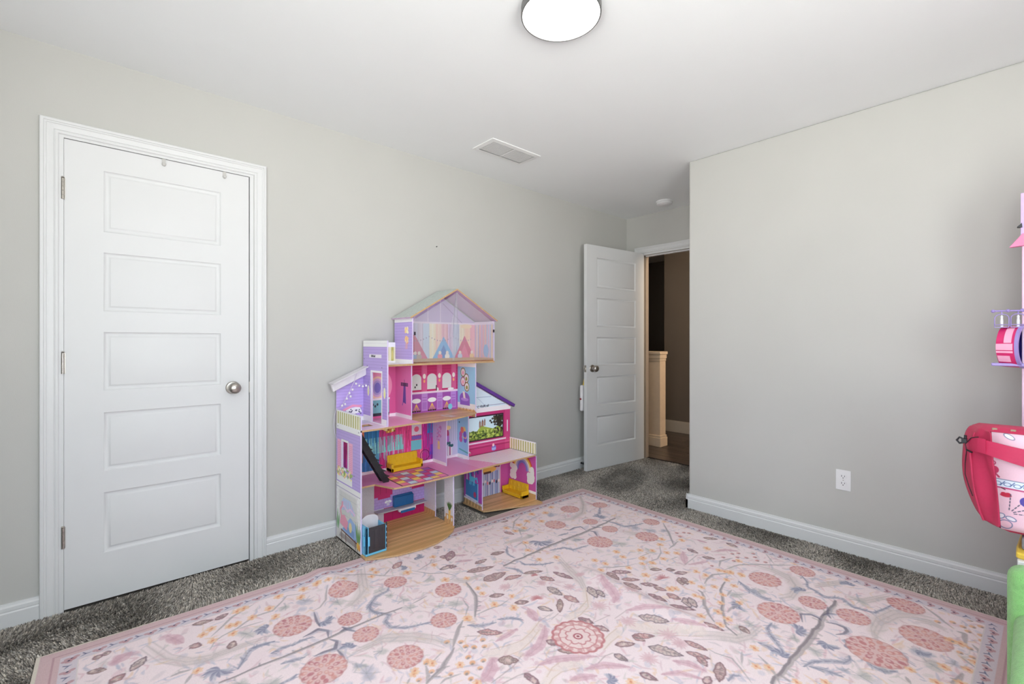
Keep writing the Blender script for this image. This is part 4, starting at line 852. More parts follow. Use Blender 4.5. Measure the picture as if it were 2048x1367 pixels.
# dividing wall with the cut-out doorway
p = Paint(.342, .33, 900, (212, 212, 222)); p.noise(.16)
p.rect(0, 0, .342, .035, (196, 158, 110)); p.rect(.26, 0, .342, .06, (204, 166, 120))
for k in range(12): p.line([(.03 * k, 0), (.03 * k + .01, .035)], .002, (140, 100, 60))
p.poly([(.29, .09), (.315, .09), (.31, .03), (.295, .03)], (232, 196, 110))
for k in range(9): a = 1.57 + (k - 4) * .16; p.line([(.302, .085), (.302 + .05 * math.cos(a), .085 + .055 * math.sin(a))], .007, [(60, 100, 56), (96, 140, 70), (40, 80, 50)][k % 3], taper=True)
p.ell(.28, .04, .008, .014, (244, 240, 240)); p.ell(.327, .035, .008, .012, (244, 240, 240))
cut = [[(0, 0), (.135, 0), (.135, .262), (.15, .29), (.15, .314), (0, .314)], [(.15, .29), (.225, .29), (.225, .314), (.15, .314)], [(.225, .29), (.245, .262), (.245, 0), (.342, 0), (.342, .314), (.225, .314)]]
board('divider', 'x', 1.661, T, cut, (YB - .001, Z1), p, M_LIL, dh)
# base plate with a bowed front, wood-plank print
p = Paint(.62, .50, 700); planks(p, (205, 164, 112), .0145)
pl = [(.0, .49), (.0, .088), (.05, .060), (.16, .018), (.30, .0), (.40, .012), (.49, .045), (.56, .090), (.605, .14), (.605, .49)]
board('base_plate', 'z', Z1, .009, [pl], (1.063, 2.255), p, M_MDF, dh)
# kitchen counter with blue stove block and pull-out sink
M_GREYP = pmat('grey_counter', s8(186, 182, 190), .35); M_BLU = pmat('blue_plastic', s8(34, 104, 164), .35); M_WPL = pmat('white_toy_plastic', s8(226, 222, 228), .3)
m = MB(); m.box(1.30, 2.690, .098, 1.654, YB, .107); ct = obj('counter', m, M_GREYP, dh, bevel=.002)
m = MB(); m.box(1.425, 2.715, .107, 1.565, YB, .172); m.box(1.425, 2.728, .15, 1.565, YB, .178); obj('stove_block', m, M_BLU, ct, bevel=.006, seg=3)
m = MB(); m.box(1.435, 2.668, .088, 1.555, 2.692, .108); obj('sink_front', m, M_WPL, ct, bevel=.004)
m = MB(); m.box(1.445, 2.664, .081, 1.545, 2.672, .097); obj('sink_basin', m, M_BLU, ct, bevel=.002)

# --- first floor slab: pink with a printed checked rug, notched at the lift
p = Paint(1.325, .37, 800, (214, 128, 176)); p.rect(.86, 0, 1.325, .37, (226, 214, 224)); p.poly([(.80, 0), (.98, 0), (.88, .25), (.80, .37)], (220, 150, 190))
for _ in range(900): p.ell(rr(.9, 1.325), rr(0, .37), .0025, .0025, [(240, 230, 236), (206, 196, 212), (240, 226, 190)][int(RNG.integers(3))], 0, .8)
q0 = np.array((.243, .012)); ux = np.array((.312, .006)); uy = np.array((.004, .242))
def Q(a, b): return tuple(q0 + ux * a + uy * b)
p.poly([Q(-.02, -.02), Q(1.02, -.02), Q(1.02, 1.02), Q(-.02, 1.02)], (70, 24, 52))
cs = [(226, 120, 160), (240, 196, 100), (150, 96, 176), (190, 210, 226), (200, 70, 120)]
pat = [[0, 3, 0, 3, 1, 0], [1, 2, 1, 4, 2, 1], [4, 3, 4, 3, 4, 3], [1, 4, 2, 1, 2, 4], [0, 2, 3, 4, 1, 2]]
for i in range(6):
    for j in range(5): p.poly([Q(i / 6 + .008, j / 5 + .008), Q((i + 1) / 6, j / 5 + .008), Q((i + 1) / 6, (j + 1) / 5), Q(i / 6 + .008, (j + 1) / 5)], cs[pat[j][i]])
sl = [(0, .367), (0, .152), (.14, .150), (.19, .012), (.30, 0), (.60, .0), (.95, .018), (1.322, .028), (1.322, .30), (.87, .30), (.87, .367)]
board('floor_slab', 'z', Z2, .010, [sl], (1.0635, 2.378), p, M_MDF, dh)
# --- first floor back walls
p = Paint(.67, .335, 800, (176, 44, 124))
zones = [(0, .10, (190, 60, 140)), (.10, .17, (226, 116, 80)), (.17, .27, (40, 120, 176)), (.27, .36, (190, 50, 120)), (.36, .50, (206, 60, 120)), (.50, .58, (214, 80, 110)), (.58, .67, (176, 40, 130))]
for x0, x1, c in zones: p.rect(x0, 0, x1, .335, c)
p.rect(.17, .12, .44, .22, (130, 196, 196)); p.rect(.14, .02, .24, .14, (60, 120, 180)); p.rect(.62, .20, .67, .29, (30, 120, 180)); p.rect(.64, .05, .67, .12, (90, 60, 170)); p.rect(0, 0, .12, .12, (176, 60, 176))
for _ in range(620):
    x, y = rr(0, .67), rr(.03, .335); l_ = rr(.04, .12); i = min(p.W - 1, int(x * p.ppm)); j = min(p.H - 1, int(y * p.ppm)); c = p.a[j, i] * 255
    p.line([(x, y), (x + rr(-.003, .003), max(.02, y - l_))], .0035, tuple(np.clip(c * rr(.72, 1.25) + rr(-10, 24), 0, 255)), .8)
for _ in range(110): p.ell(.335 + rr(-.04, .04), .285 + rr(-.04, .04), .007, .007, [(232, 190, 90), (190, 130, 50), (250, 226, 160), (150, 90, 40)][int(RNG.integers(4))])
p.rect(.50, .20, .575, .275, (206, 196, 206)); p.ell(.537, .238, .018, .018, (214, 90, 120)); p.rect(.50, .275, .575, .295, (110, 150, 170)); p.rect(.50, .17, .575, .195, (120, 90, 170)); p.rect(.495, .10, .575, .165, (110, 186, 196))
p.ring(.60, .055, .035, .004, (60, 40, 60)); p.ring(.60, .055, .024, .003, (120, 90, 120)); p.ring(.015, .05, .03, .004, (60, 40, 60)); p.rect(0, 0, .67, .018, (232, 222, 230))
board('back_panel', 'y', YB, T, rect_cells(.67, .332), (1.066, Z2), p, M_LIL, dh)
p = Paint(.165, .335, 800, (200, 182, 222)); p.rect(0, 0, .165, .022, (236, 232, 240))
for _ in range(40): p.ell(.075 + rr(-.03, .03), .205 + rr(-.05, .05), .007, .005, [(214, 150, 200), (196, 130, 190), (170, 120, 190)][int(RNG.integers(3))], rr(0, 3), .8)
for k in range(8): p.line([(.075 + rr(-.01, .01), .15), (.075 + rr(-.02, .02), .10)], .004, (240, 214, 120), .9)
board('divider', 'x', 1.728, .006, rect_cells(.165, .332), (YB - .001, Z2), p, M_LIL, dh)
p = Paint(.205, .335, 800, (196, 190, 214))
for k in range(14): p.rect(k * .015, .12, k * .015 + .006, .335, (160, 170, 190)); p.rect(k * .015 + .010, .12, k * .015 + .012, .335, (236, 224, 230))
p.ell(.10, .17, .03, .045, (176, 64, 112)); p.rect(.07, .10, .13, .16, (176, 110, 190)); p.ell(.12, .215, .025, .015, (240, 206, 150)); p.ell(.075, .21, .02, .012, (190, 210, 160))
for k in range(8): p.rect(.05 + k * .014, .02, .057 + k * .014, .085, [(170, 60, 80), (236, 226, 220)][k % 2])
for k in range(12): p.ell(rr(.02, .19), rr(.085, .11), .008, .01, (50, 96, 100))
p.rect(0, 0, .205, .018, (232, 222, 230))
board('back_panel', 'y', YB, T, rect_cells(.205, .332), (1.734, Z2), p, M_LIL, dh)
p = Paint(.125, .335, 800, (152, 196, 222)); p.rect(0, 0, .125, .025, (236, 236, 242)); p.line([(.02, .06), (.12, .045)], .01, (90, 170, 170)); balloons(p, .065, .17, .045, 8)
p.ell(.02, .25, .006, .006, (50, 60, 80))
board('divider', 'x', 1.937, T, rect_cells(.125, .332), (YB - .001, Z2), p, M_LIL, dh)
# terrace wall with a big printed landscape screen
p = Paint(.452, .335, 900, (186, 50, 112)); p.rect(.40, 0, .452, .335, (196, 66, 124)); p.line([(.425, .14), (.425, .22)], .010, (246, 220, 236))
p.rect(.045, .100, .385, .282, (54, 18, 40)); p.rect(.055, .110, .375, .272, (200, 222, 240)); p.poly([(.055, .110), (.375, .110), (.375, .175), (.33, .19), (.28, .175), (.21, .195), (.17, .21), (.13, .17), (.055, .150)], (150, 170, 70))
for _ in range(190): p.ell(rr(.06, .37), .114 + abs(rr(-.055, .055)), rr(.006, .016), rr(.005, .012), [(70, 92, 36), (168, 184, 78), (110, 132, 50), (40, 56, 28), (196, 206, 110)][int(RNG.integers(5))], 0, .8)
for x, y, w_ in ((.150, .195, .016), (.172, .20, .020), (.196, .205, .013)): p.rect(x, y, x + w_, y + .035, (150, 116, 100)); p.poly([(x, y + .035), (x + w_, y + .035), (x + w_ / 2, y + .055)], (120, 84, 78))
for _ in range(120): p.ell(.370 - abs(RNG.normal(0, .04)), .268 - abs(RNG.normal(0, .05)), .010, .008, [(52, 44, 36), (70, 66, 44), (40, 36, 32)][int(RNG.integers(3))], 0, .9)
p.rect(.0, .080, .41, .092, (222, 196, 214)); p.rect(0, .045, .452, .051, (150, 30, 84)); p.rect(0, .06, .452, .064, (210, 100, 150))
p.ell(.29, .028, .022, .022, (120, 110, 190)); p.ell(.285, .05, .010, .012, (240, 190, 200)); p.rect(.27, .012, .31, .03, (160, 170, 220)); p.ell(.03, .02, .045, .018, (196, 206, 196)); p.ell(.06, .012, .018, .012, (206, 80, 130))
board('back_panel', 'y', 2.688, T, rect_cells(.452, .335), (1.938, Z2), p, M_LIL, dh)
# gable above it
p = Paint(.46, .30, 900, (206, 220, 236)); p.rect(0, 0, .46, .035, (232, 226, 236)); p.line([(0, .265), (.44, .042)], .030, (236, 230, 240))
p.line([(0, .115), (.26, .110)], .004, (150, 170, 196)); p.line([(0, .15), (.06, .225)], .010, (180, 196, 216)); p.line([(.02, .046), (.40, .048)], .003, (120, 110, 150)); p.line([(.06, .225), (.40, .048)], .003, (130, 120, 160)); p.line([(.13, .11), (.16, .085), (.20, .05)], .004, (176, 192, 212))
board('gable', 'y', 2.684, .012, [[(0, 0), (.452, 0), (.458, .016), (0, .262)]], (1.938, Z2 + .305), p, M_WHB, dh)
m = MB(); dxy = Vector((.51, 0, -.263)).normalized(); nz = Vector((dxy.z, 0, -dxy.x)) * -1
a = Vector((1.938, 0, Z2 + .305 + .262)); b = a + dxy * .545; q = [a, b, b + nz * .024, a + nz * .024]
m.loft([[(v.x, 2.672, v.z) for v in q], [(v.x, 2.700, v.z) for v in q]]); obj('roof_edge', m, M_PUR, dh, bevel=.004)
# maker's name on the gable
fc = bpy.data.curves.new('lettering', 'FONT'); fc.body = 'KidKraft'; fc.size = .027; fc.shear = .22; fc.extrude = .0004; fc.space_character = .88
fo = bpy.data.objects.new('lettering', fc); COL.objects.link(fo); dg = bpy.context.evaluated_depsgraph_get(); dg.update()
lm = bpy.data.meshes.new_from_object(fo.evaluated_get(dg)); bpy.data.objects.remove(fo)
lm.materials.clear(); lm.materials.append(pmat('black_print', s8(44, 44, 60), .5))
lo = bpy.data.objects.new('lettering', lm); COL.objects.link(lo); lo.parent = dh
lo.location = (2.094 - 1.72, 2.6832 - 2.6, .688 - .013); lo.rotation_euler = (math.pi / 2, -.02, 0)
m = MB(); m.tube([(2.079 + .008 * math.cos(t), 2.6832, .694 + .008 * math.sin(t)) for t in np.linspace(.9, 5.4, 12)], .0014, 6); obj('logo_ring', m, pmat('grey_print', s8(120, 120, 130), .5), dh)
# right rail of the terrace
p = Paint(.285, .085, 900, WHT); slats(p, 0, .0, .285, .085, 11)
board('railing', 'x', 2.386, .006, rect_cells(.285, .085), (2.688, Z2 + .004), p, M_WHB, dh)

# --- ground floor, right room
p = Paint(.205, .33, 900, (176, 74, 176))
for x0 in (.03, .115): p.rect(x0, 0, x0 + .012, .33, (226, 206, 230))
for k in range(8): p.line([(.03 + k * .018, .30), (.034 + k * .018, .25 - .01 * (k % 3))], .012, [(70, 120, 190), (60, 90, 150), (120, 180, 220)][k % 3])
p.poly([(.02, .06), (.16, .045), (.16, .165), (.02, .175)], (56, 122, 186)); p.line([(.02, .06), (.16, .045)], .012, (200, 210, 236)); p.line([(.16, .045), (.16, .165)], .010, (150, 200, 236)); p.ell(.125, .085, .015, .02, (190, 60, 110))
c_ = (96, 196, 236)
p.ell(.095, .19, .034, .018, c_); p.line([(.075, .20), (.062, .245)], .018, c_); p.ell(.055, .25, .018, .012, c_, -.4); p.line([(.05, .255), (.046, .285)], .006, c_)
for x in (.07, .085, .11, .122): p.line([(x, .18), (x - .004, .15)], .009, c_)
p.line([(.125, .195), (.148, .205), (.155, .18)], .012, c_); p.line([(.08, .25), (.09, .21)], .010, (40, 90, 160))
p.rect(0, 0, .205, .04, (196, 158, 110)); p.line([(0, .045), (.205, .03)], .014, (226, 220, 232))
for k in range(16): p.line([(.012 * k, .0), (.012 * k + .01, .04)], .003, [(120, 84, 50), (226, 196, 150), (90, 60, 40)][k % 3])
board('side_panel', 'x', 1.962, T, rect_cells(.205, .314), (2.70, Z1), p, M_LIL, dh)
p = Paint(.415, .33, 700, (196, 176, 206))
for k in range(30): p.rect(k * .014, .0, k * .014 + .006, .33, (220, 190, 206))
for k in range(24): p.rect(k * .0155, 0, k * .0155 + .009, .175, [(100, 150, 200), (70, 120, 176), (150, 190, 220)][k % 3])
p.rect(0, .20, .11, .33, (190, 176, 190)); p.rect(.10, .21, .17, .33, (206, 80, 120)); p.rect(.16, .22, .24, .33, (210, 206, 222)); p.rect(.24, .20, .33, .33, (110, 60, 70))
for _ in range(40): p.ell(rr(.24, .33), rr(.20, .33), .010, .006, [(200, 90, 110), (236, 190, 150), (90, 50, 60)][int(RNG.integers(3))])
p.ell(.08, .19, .06, .03, (236, 170, 120)); p.ell(.22, .19, .07, .022, (240, 180, 90)); p.rect(.17, .165, .24, .18, (70, 40, 40))
for k in range(14): p.ell(.03 + k * .022, .11 - .02 * abs(math.sin(k * .9)), .008, .012, [(60, 50, 70), (230, 220, 220), (200, 120, 140)][k % 3])
p.rect(.33, 0, .415, .33, (196, 84, 160)); p.rect(.325, 0, .333, .33, (214, 190, 206))
board('back_panel', 'y', 2.700, T, rect_cells(.415, .314), (1.970, Z1), p, M_LIL, dh)
p = Paint(.30, .33, 900, (192, 84, 160)); p.noise(.05)
for k, c in enumerate([(206, 92, 62), (240, 190, 80), (236, 220, 200), (176, 170, 210), (130, 120, 200)]):
    p.line([(.155 + (.105 - .014 * k) * math.cos(t), .19 + (.115 - .014 * k) * math.sin(t)) for t in np.linspace(0.05, 3.09, 24)], .016, c)
for cx in (.06, .245):
    for _ in range(14): p.ell(cx + rr(-.025, .025), .165 + rr(-.05, .05), .022, .022, (240, 236, 226))
p.rect(0, 0, .30, .04, (196, 158, 110)); p.rect(0, .035, .30, .055, (236, 232, 240))
board('side_panel', 'x', 2.386, T, rect_cells(.30, .314), (2.70, Z1), p, M_LIL, dh)
p = Paint(.45, .42, 700); planks(p, (205, 164, 112), .0145)
board('base_plate', 'z', Z1, .009, [[(0, .385), (0, .150), (.02, .138), (.15, .092), (.30, .038), (.40, .004), (.425, .006), (.432, .03), (.432, .385)]], (1.960, 2.325), p, M_MDF, dh)

# --- second floor slab (pink bathroom half, wooden salon half, stair opening)
p = Paint(.89, .345, 800, (222, 196, 214)); p.rect(.17, 0, .385, .345, (226, 160, 196)); 
q_ = Paint(.505, .345, 800); planks(q_, (200, 156, 100), .012); i0 = int(.385 * 800); p.a[:, i0:i0 + q_.W] = q_.a[:p.H, :p.W - i0]
for _ in range(120): p.ell(.64 + rr(-.03, .03), .12 + rr(-.06, .06), .010, .006, (200, 200, 206), 0, .25)
p.rect(.02, .20, .17, .345, (190, 186, 200)); p.line([(.0, .33), (.17, .33)], .02, (226, 226, 232))
out = [(0, 0), (.12, .0), (.32, .022), (.39, .012), (.48, .002), (.60, .010), (.70, .034), (.80, .072), (.875, .118), (.882, .140), (.882, .338)]
cells = [[(0, 0), (.12, 0), (.12, .10), (0.008, .10), (.008, .166), (0, .166)], [(0, .166), (.008, .166), (.12, .166), (.12, .338), (0, .338)], [(.12, 0)] + out[2:] + [(.12, .338), (.12, .166), (.12, .10)]]
board('floor_slab', 'z', Z3, .010, cells, (1.0635, 2.407), p, M_MDF, dh)
# balcony wall, roof trim, tower side, bathroom, salon
p = Paint(.17, .30, 900, LIL); siding(p, 0, 0, .17, .30); p.rect(0, 0, .17, .022, WHT)
p.poly([(.05, .03), (.16, .05), (.14, .085), (.06, .075)], (240, 232, 236)); p.line([(.045, .07), (.10, .092), (.15, .085)], .014, (226, 150, 180))
for _ in range(16): p.ell(rr(.07, .15), rr(.035, .07), .004, .004, (90, 90, 110))
board('back_panel', 'y', YB, T, [[(0, 0), (.17, 0), (.17, .285), (0, .20)]], (1.064, Z3), p, M_LIL, dh)
m = MB(); q = [(1.016, .925), (1.030, .878), (1.2295, .968), (1.2295, 1.018)]
m.prism(q, 'y', 2.700, 2.722); obj('roof_edge', m, M_WHB, dh, bevel=.003)
m = MB(); q = [(1.017, .923), (1.2295, 1.016), (1.2295, 1.021), (1.0155, .928)]
m.prism(q, 'y', 2.668, 2.745); obj('roof_edge', m, M_WHB, dh)
p = Paint(.315, .486, 1000, LIL); siding(p, 0, 0, .315, .486); p.rect(0, .450, .315, .486, WHT); p.rect(0, .447, .315, .450, LILD); p.rect(0, .470, .315, .472, (206, 204, 216))
p.rect(.102, 0, .255, .310, (246, 244, 248)); p.rect(.255, 0, .31, .035, WHT); p.rect(0, 0, .102, .035, WHT)
for x in (.072, .283):
    p.line([(x, .245), (x, .215)], .003, (90, 110, 150)); p.ell(x, .185, .014, .032, (250, 240, 200)); p.ell(x, .175, .008, .018, (255, 230, 150))
p.rect(.085, .385, .245, .405, (226, 220, 230)); p.ell(.095, .395, .010, .010, (246, 244, 240))
for x, y in ((.015, .375), (.055, .335), (.25, .330)): p.ell(x, y, .0035, .0035, (90, 84, 100))
board('tower_panel', 'x', 1.230, T, rect_cells(.315, .486, (.117, .004, .243, .298)), (2.745, Z3), p, M_LIL, dh)
m = MB()
fc = bpy.data.curves.new('lettering', 'FONT'); fc.body = 'KidKraft'; fc.size = .019; fc.shear = .22; fc.extrude = .0004; fc.space_character = .88
fo = bpy.data.objects.new('lettering', fc); COL.objects.link(fo); dg = bpy.context.evaluated_depsgraph_get(); dg.update()
lm = bpy.data.meshes.new_from_object(fo.evaluated_get(dg)); bpy.data.objects.remove(fo); lm.materials.clear(); lm.materials.append(bpy.data.materials['black_print'])
lo = bpy.data.objects.new('lettering', lm); COL.objects.link(lo); lo.parent = dh
lo.location = (1.2292 - 1.72, 2.745 - .108 - 2.6, Z3 + .389 - .013); lo.rotation_euler = (math.pi / 2, 0, -math.pi / 2)
p = Paint(.215, .335, 800, (206, 96, 150)); p.ell(.10, .20, .085, .105, (226, 150, 180))
for k, c in enumerate([(226, 160, 190), (240, 206, 180), (206, 180, 214), (170, 160, 206), (120, 116, 190)]): p.ell(.085, .19, .065 - .011 * k, .085 - .013 * k, c)
p.rect(.02, .03, .165, .115, (120, 184, 190)); p.rect(.015, .112, .17, .125, (226, 224, 230)); p.rect(.02, .012, .165, .03, (50, 60, 70)); p.rect(.12, .05, .155, .075, (100, 160, 170)); p.rect(.12, .085, .155, .105, (100, 160, 170))
for k in range(4): p.ell(.04 + .015 * k, .075 + .01 * (k % 2), .006, .008, (50, 70, 80))
p.rect(.165, 0, .215, .02, (236, 226, 236))
board('back_panel', 'y', YB, T, rect_cells(.215, .333), (1.2385, Z3), p, M_LIL, dh)
p = Paint(.20, .338, 900, (222, 120, 176)); p.rect(0, 0, .20, .024, (240, 232, 240)); p.poly([(.095, .10), (.135, .09), (.13, .20), (.105, .20)], (92, 60, 150)); p.rect(.07, .20, .16, .222, (70, 40, 80)); p.line([(.115, .20), (.115, .24)], .004, (60, 40, 80)); p.ell(.09, .211, .012, .012, (110, 60, 110)); p.ell(.145, .211, .012, .012, (110, 60, 110)); p.line([(.10, .10), (.09, .08)], .006, (92, 60, 150))
board('divider', 'x', 1.448, .006, rect_cells(.20, .333), (YB - .001, Z3), p, M_LIL, dh)
p = Paint(.484, .336, 900, (150, 64, 150))
p.rect(0, .14, .484, .336, (190, 44, 104))
for k in range(10): p.rect(0, .15 + k * .02, .484, .153 + k * .02, (166, 30, 86))
for x in (.080, .188, .309, .428): p.rect(x, .14, x + .042, .336, (206, 92, 140)); p.rect(x + .004, .14, x + .007, .336, (186, 70, 122)); p.ell(x + .021, .245, .012, .017, (250, 222, 214)); p.ell(x + .021, .212, .007, .011, (240, 170, 110))
for x in (.110, .231, .353): p.rect(x, .155, x + .076, .230, (210, 210, 210)); p.ell(x + .038, .230, .038, .032, (210, 210, 210)); p.ring(x + .038, .230, .036, .003, (226, 190, 206), .6, sq=.85)
p.rect(0, .128, .484, .142, (226, 204, 222)); p.rect(0, .0, .484, .128, (156, 80, 166))
for x in (.062, .188, .309, .424): p.rect(x, .012, x + .046, .128, (184, 132, 204)); p.rect(x + .006, .02, x + .040, .07, (166, 112, 190)); p.rect(x + .006, .08, x + .040, .083, (140, 80, 160)); p.rect(x + .006, .10, x + .040, .103, (140, 80, 160))
for x in (.148, .270, .391):
    p.ell(x, .082, .034, .016, (238, 230, 236))
    for d_ in (-.026, -.009, .010, .026): p.line([(x, .06), (x + d_, .010)], .004, (226, 180, 90)); p.ell(x + d_, .012, .008, .005, (60, 36, 30))
p.ell(.420, .022, .018, .020, (120, 196, 216)); p.ell(.312, .150, .012, .014, (226, 220, 220)); p.rect(.300, .142, .310, .18, (96, 60, 80)); p.ell(.425, .148, .026, .008, (236, 232, 236)); p.ell(.15, .19, .005, .007, (50, 40, 50)); p.ell(.138, .175, .005, .007, (50, 40, 50))
board('back_panel', 'y', YB, T, rect_cells(.484, .333), (1.454, Z3), p, M_LIL, dh)
p = Paint(.208, .375, 900, (150, 200, 228)); p.rect(0, .34, .208, .375, (232, 236, 244)); p.rect(0, .045, .208, .085, (238, 236, 240)); p.rect(0, 0, .208, .045, (206, 166, 116))
for k in range(10): p.line([(.02 * k, .0), (.02 * k + .01, .05)], .005, [(226, 196, 150), (180, 130, 90)][k % 2])
for x, y, c in ((.065, .30, (110, 120, 60)), (.105, .26, (120, 90, 70)), (.065, .235, (150, 70, 110)), (.11, .20, (130, 110, 50))):
    p.ell(x, y, .026, .030, (226, 224, 226)); p.ring(x, y, .026, .006, c, sq=1.15); p.ell(x, y - .005, .012, .014, [(240, 170, 190), (150, 150, 70)][x > .1])
p.ell(.085, .115, .060, .045, (140, 96, 190)); p.rect(.03, .07, .145, .11, (140, 96, 190)); p.ell(.085, .11, .045, .012, (180, 140, 216)); p.poly([(.07, .12), (.095, .115), (.085, .165), (.06, .165)], (240, 220, 214))
board('divider', 'x', 1.937, T, rect_cells(.208, .375), (YB - .001, Z3 - .035), p, M_LIL, dh)

# --- top floor slab, terrace rail, attic
p = Paint(.87, .26, 600, (232, 228, 234)); q_ = Paint(.66, .26, 600); planks(q_, (196, 150, 96), .016); i0 = int(.212 * 600); p.a[:, i0:i0 + q_.W] = q_.a[:p.H, :p.W - i0]
board('floor_slab', 'z', Z4, .012, [[(0, .255), (0, .012), (.03, .006), (.214, .032), (.45, .034), (.86, .034), (.86, .255)]], (1.2385, 2.49), p, M_MDF, dh)
p = Paint(.20, .13, 900, WHT); p.rect(.02, .012, .20, .10, (226, 222, 190))
for k in range(5): p.rect(.035 + k * .034, .012, .052 + k * .034, .10, (180, 176, 96)); p.ell(.043 + k * .034, .05, .007, .03, (206, 196, 120))
board('railing', 'y', 2.730, .006, rect_cells(.20, .13), (1.239, Z4), p, M_WHB, dh)
p = Paint(.225, .278, 900, LIL); siding(p, 0, 0, .225, .278); p.rect(0, .256, .225, .278, WHT); p.rect(0, 0, .225, .024, WHT)
for _ in range(22): p.ell(.155 + rr(-.015, .015), .18 + rr(-.05, .04), .012, .010, [(240, 200, 140), (236, 160, 120), (250, 226, 190)][int(RNG.integers(3))], rr(0, 3), .9)
for k in range(4): p.line([(.15 + .006 * k, .14), (.14 + .008 * k, .09)], .003, (230, 160, 130))
board('attic_side', 'x', 1.440, T, rect_cells(.225, .278), (2.743, Z4), p, M_LIL, dh, back=pmat('attic_inside', s8(190, 150, 190), .45))
p = Paint(.225, .278, 800, (206, 176, 200)); x = 0
while x < .225: w_ = rr(.006, .011); p.rect(x, .02, x + w_, .262, tuple(np.array([(226, 170, 180), (206, 176, 210), (180, 190, 220), (236, 224, 190), (240, 190, 160)][int(RNG.integers(5))]) + RNG.normal(0, 8))); x += w_
p.rect(0, 0, .225, .02, (190, 146, 96)); p.ell(.14, .07, .03, .045, (140, 186, 232)); p.rect(0, .256, .225, .278, (226, 214, 230))
board('attic_side', 'x', 2.084, T, rect_cells(.225, .278), (2.743, Z4), p, M_LIL, dh, back=M_LIL)
p = Paint(.636, .47, 800, (186, 170, 206)); cols = [(200, 150, 170), (206, 176, 190), (190, 190, 214), (206, 196, 214), (180, 200, 220), (236, 222, 186), (240, 196, 176), (226, 170, 180), (206, 176, 210), (180, 190, 220), (236, 224, 190), (240, 190, 160), (226, 160, 170)]
x = 0; k = 0
while x < .636:
    w_ = rr(.006, .012); c = np.array(cols[int(x / .636 * len(cols)) % len(cols)]) + RNG.normal(0, 9); p.rect(x, .02, x + w_, .262, tuple(c)); x += w_
p.rect(0, .258, .636, .27, (226, 214, 230))
for x in (.13, .235, .335): p.rect(x, .27, x + .007, .47, (216, 204, 224))
p.line([(.10, .27), (.32, .44)], .006, (216, 204, 224)); p.line([(.36, .40), (.52, .27)], .006, (150, 130, 170)); p.ell(.56, .245, .05, .016, (240, 206, 160))
def tent(cx, w_, h_, c, c2):
    p.poly([(cx - w_, .02), (cx + w_, .02), (cx, .02 + h_)], c); p.poly([(cx - w_ * .55, .02), (cx + w_ * .5, .02), (cx, .02 + h_ * .62)], c2)
p.poly([(.05, .02), (.235, .02), (.14, .175)], (200, 70, 120)); p.rect(.10, .06, .135, .18, (170, 10, 64)); tent(.365, .090, .150, (96, 168, 224), (30, 112, 196)); tent(.545, .088, .158, (196, 30, 100), (220, 80, 130))
for x, c in ((.14, (130, 160, 205)), (.335, (226, 120, 140)), (.395, (244, 230, 218)), (.505, (190, 200, 226)), (.61, (236, 190, 120)), (.17, (180, 160, 150))): p.ell(x, .032, .020, .020, c); p.ell(x, .058, .012, .012, (240, 220, 206))
p.rect(0, 0, .636, .02, (190, 146, 96))
for k in range(26): p.ell(.05 + k * .022, .17 - .03 * abs(math.sin(k * .35)), .004, .005, (130, 110, 150), 0, .8)
board('attic_back', 'y', 2.737, .006, [[(0, 0), (.636, 0), (.636, .275), (.318, .462), (0, .275)]], (1.448, Z4), p, M_LIL, dh)
M_UND = pmat('roof_lining', s8(206, 178, 206), .5)
M_ROOF = pmat('grey_roof_print', s8(196, 204, 200), .5, var=.10, scale=60)
ap = Vector((1.766, 0, 1.508))
for sgn, ex in ((-1, 1.424), (1, 2.108)):
    ez = 1.312; d_ = (Vector((ex, 0, ez)) - ap).normalized(); n_ = Vector((-d_.z * sgn, 0, d_.x * sgn)); 
    if n_.z < 0: n_ = -n_
    a, b = ap.copy(), Vector((ex, 0, ez)); m = MB(); q = [a, b, b + n_ * .009, a + Vector((0, 0, .0105))]
    m.loft([[(v.x, 2.505, v.z) for v in q], [(v.x, 2.748, v.z) for v in q]]); ob = obj('roof', m, [M_ROOF, M_MDF, M_UND], dh)
    me = ob.data
    for pg in me.polygons:
        if abs(pg.normal.y) > .9: pg.material_index = 1
        elif pg.normal.z < -.3: pg.material_index = 2
# clear plastic front of the attic, two overlapping sheets with creases
M_CLR = bpy.data.materials.new('clear_plastic_sheet'); M_CLR.use_nodes = True
t = M_CLR.node_tree; t.nodes.clear(); oo = t.nodes.new('ShaderNodeOutputMaterial'); mx = t.nodes.new('ShaderNodeMixShader'); tr = t.nodes.new('ShaderNodeBsdfTransparent'); pb = t.nodes.new('ShaderNodeBsdfPrincipled')
pb.inputs['Base Color'].default_value = (.75, .76, .78, 1); pb.inputs['Roughness'].default_value = .18; tr.inputs[0].default_value = (.97, .975, .98, 1); mx.inputs[0].default_value = .15
t.links.new(tr.outputs[0], mx.inputs[1]); t.links.new(pb.outputs[0], mx.inputs[2]); t.links.new(mx.outputs[0], oo.inputs[0])
for pts_ in ([(1.452, 1.044), (1.752, 1.046), (1.785, 1.18), (1.768, 1.490), (1.452, 1.305)], [(1.735, 1.044), (2.080, 1.044), (2.080, 1.305), (1.764, 1.492), (1.712, 1.22)]):
    yb = 2.519 if pts_[0][0] < 1.6 else 2.512
    m = MB(); m.loft([[(x, yb + (.004 if 0 < i < 3 else 0), z) for i, (x, z) in enumerate(pts_)], [(x, yb + .0008 + (.004 if 0 < i < 3 else 0), z) for i, (x, z) in enumerate(pts_)]]); obj('clear_sheet', m, M_CLR, dh)
m = MB()
for q in ([(1.752, 2.5195, 1.048), (1.785, 2.518, 1.18), (1.768, 2.516, 1.488)], [(1.736, 2.510, 1.21), (1.745, 2.510, 1.35), (1.762, 2.511, 1.489)]): m.tube(q, .0011, 6)
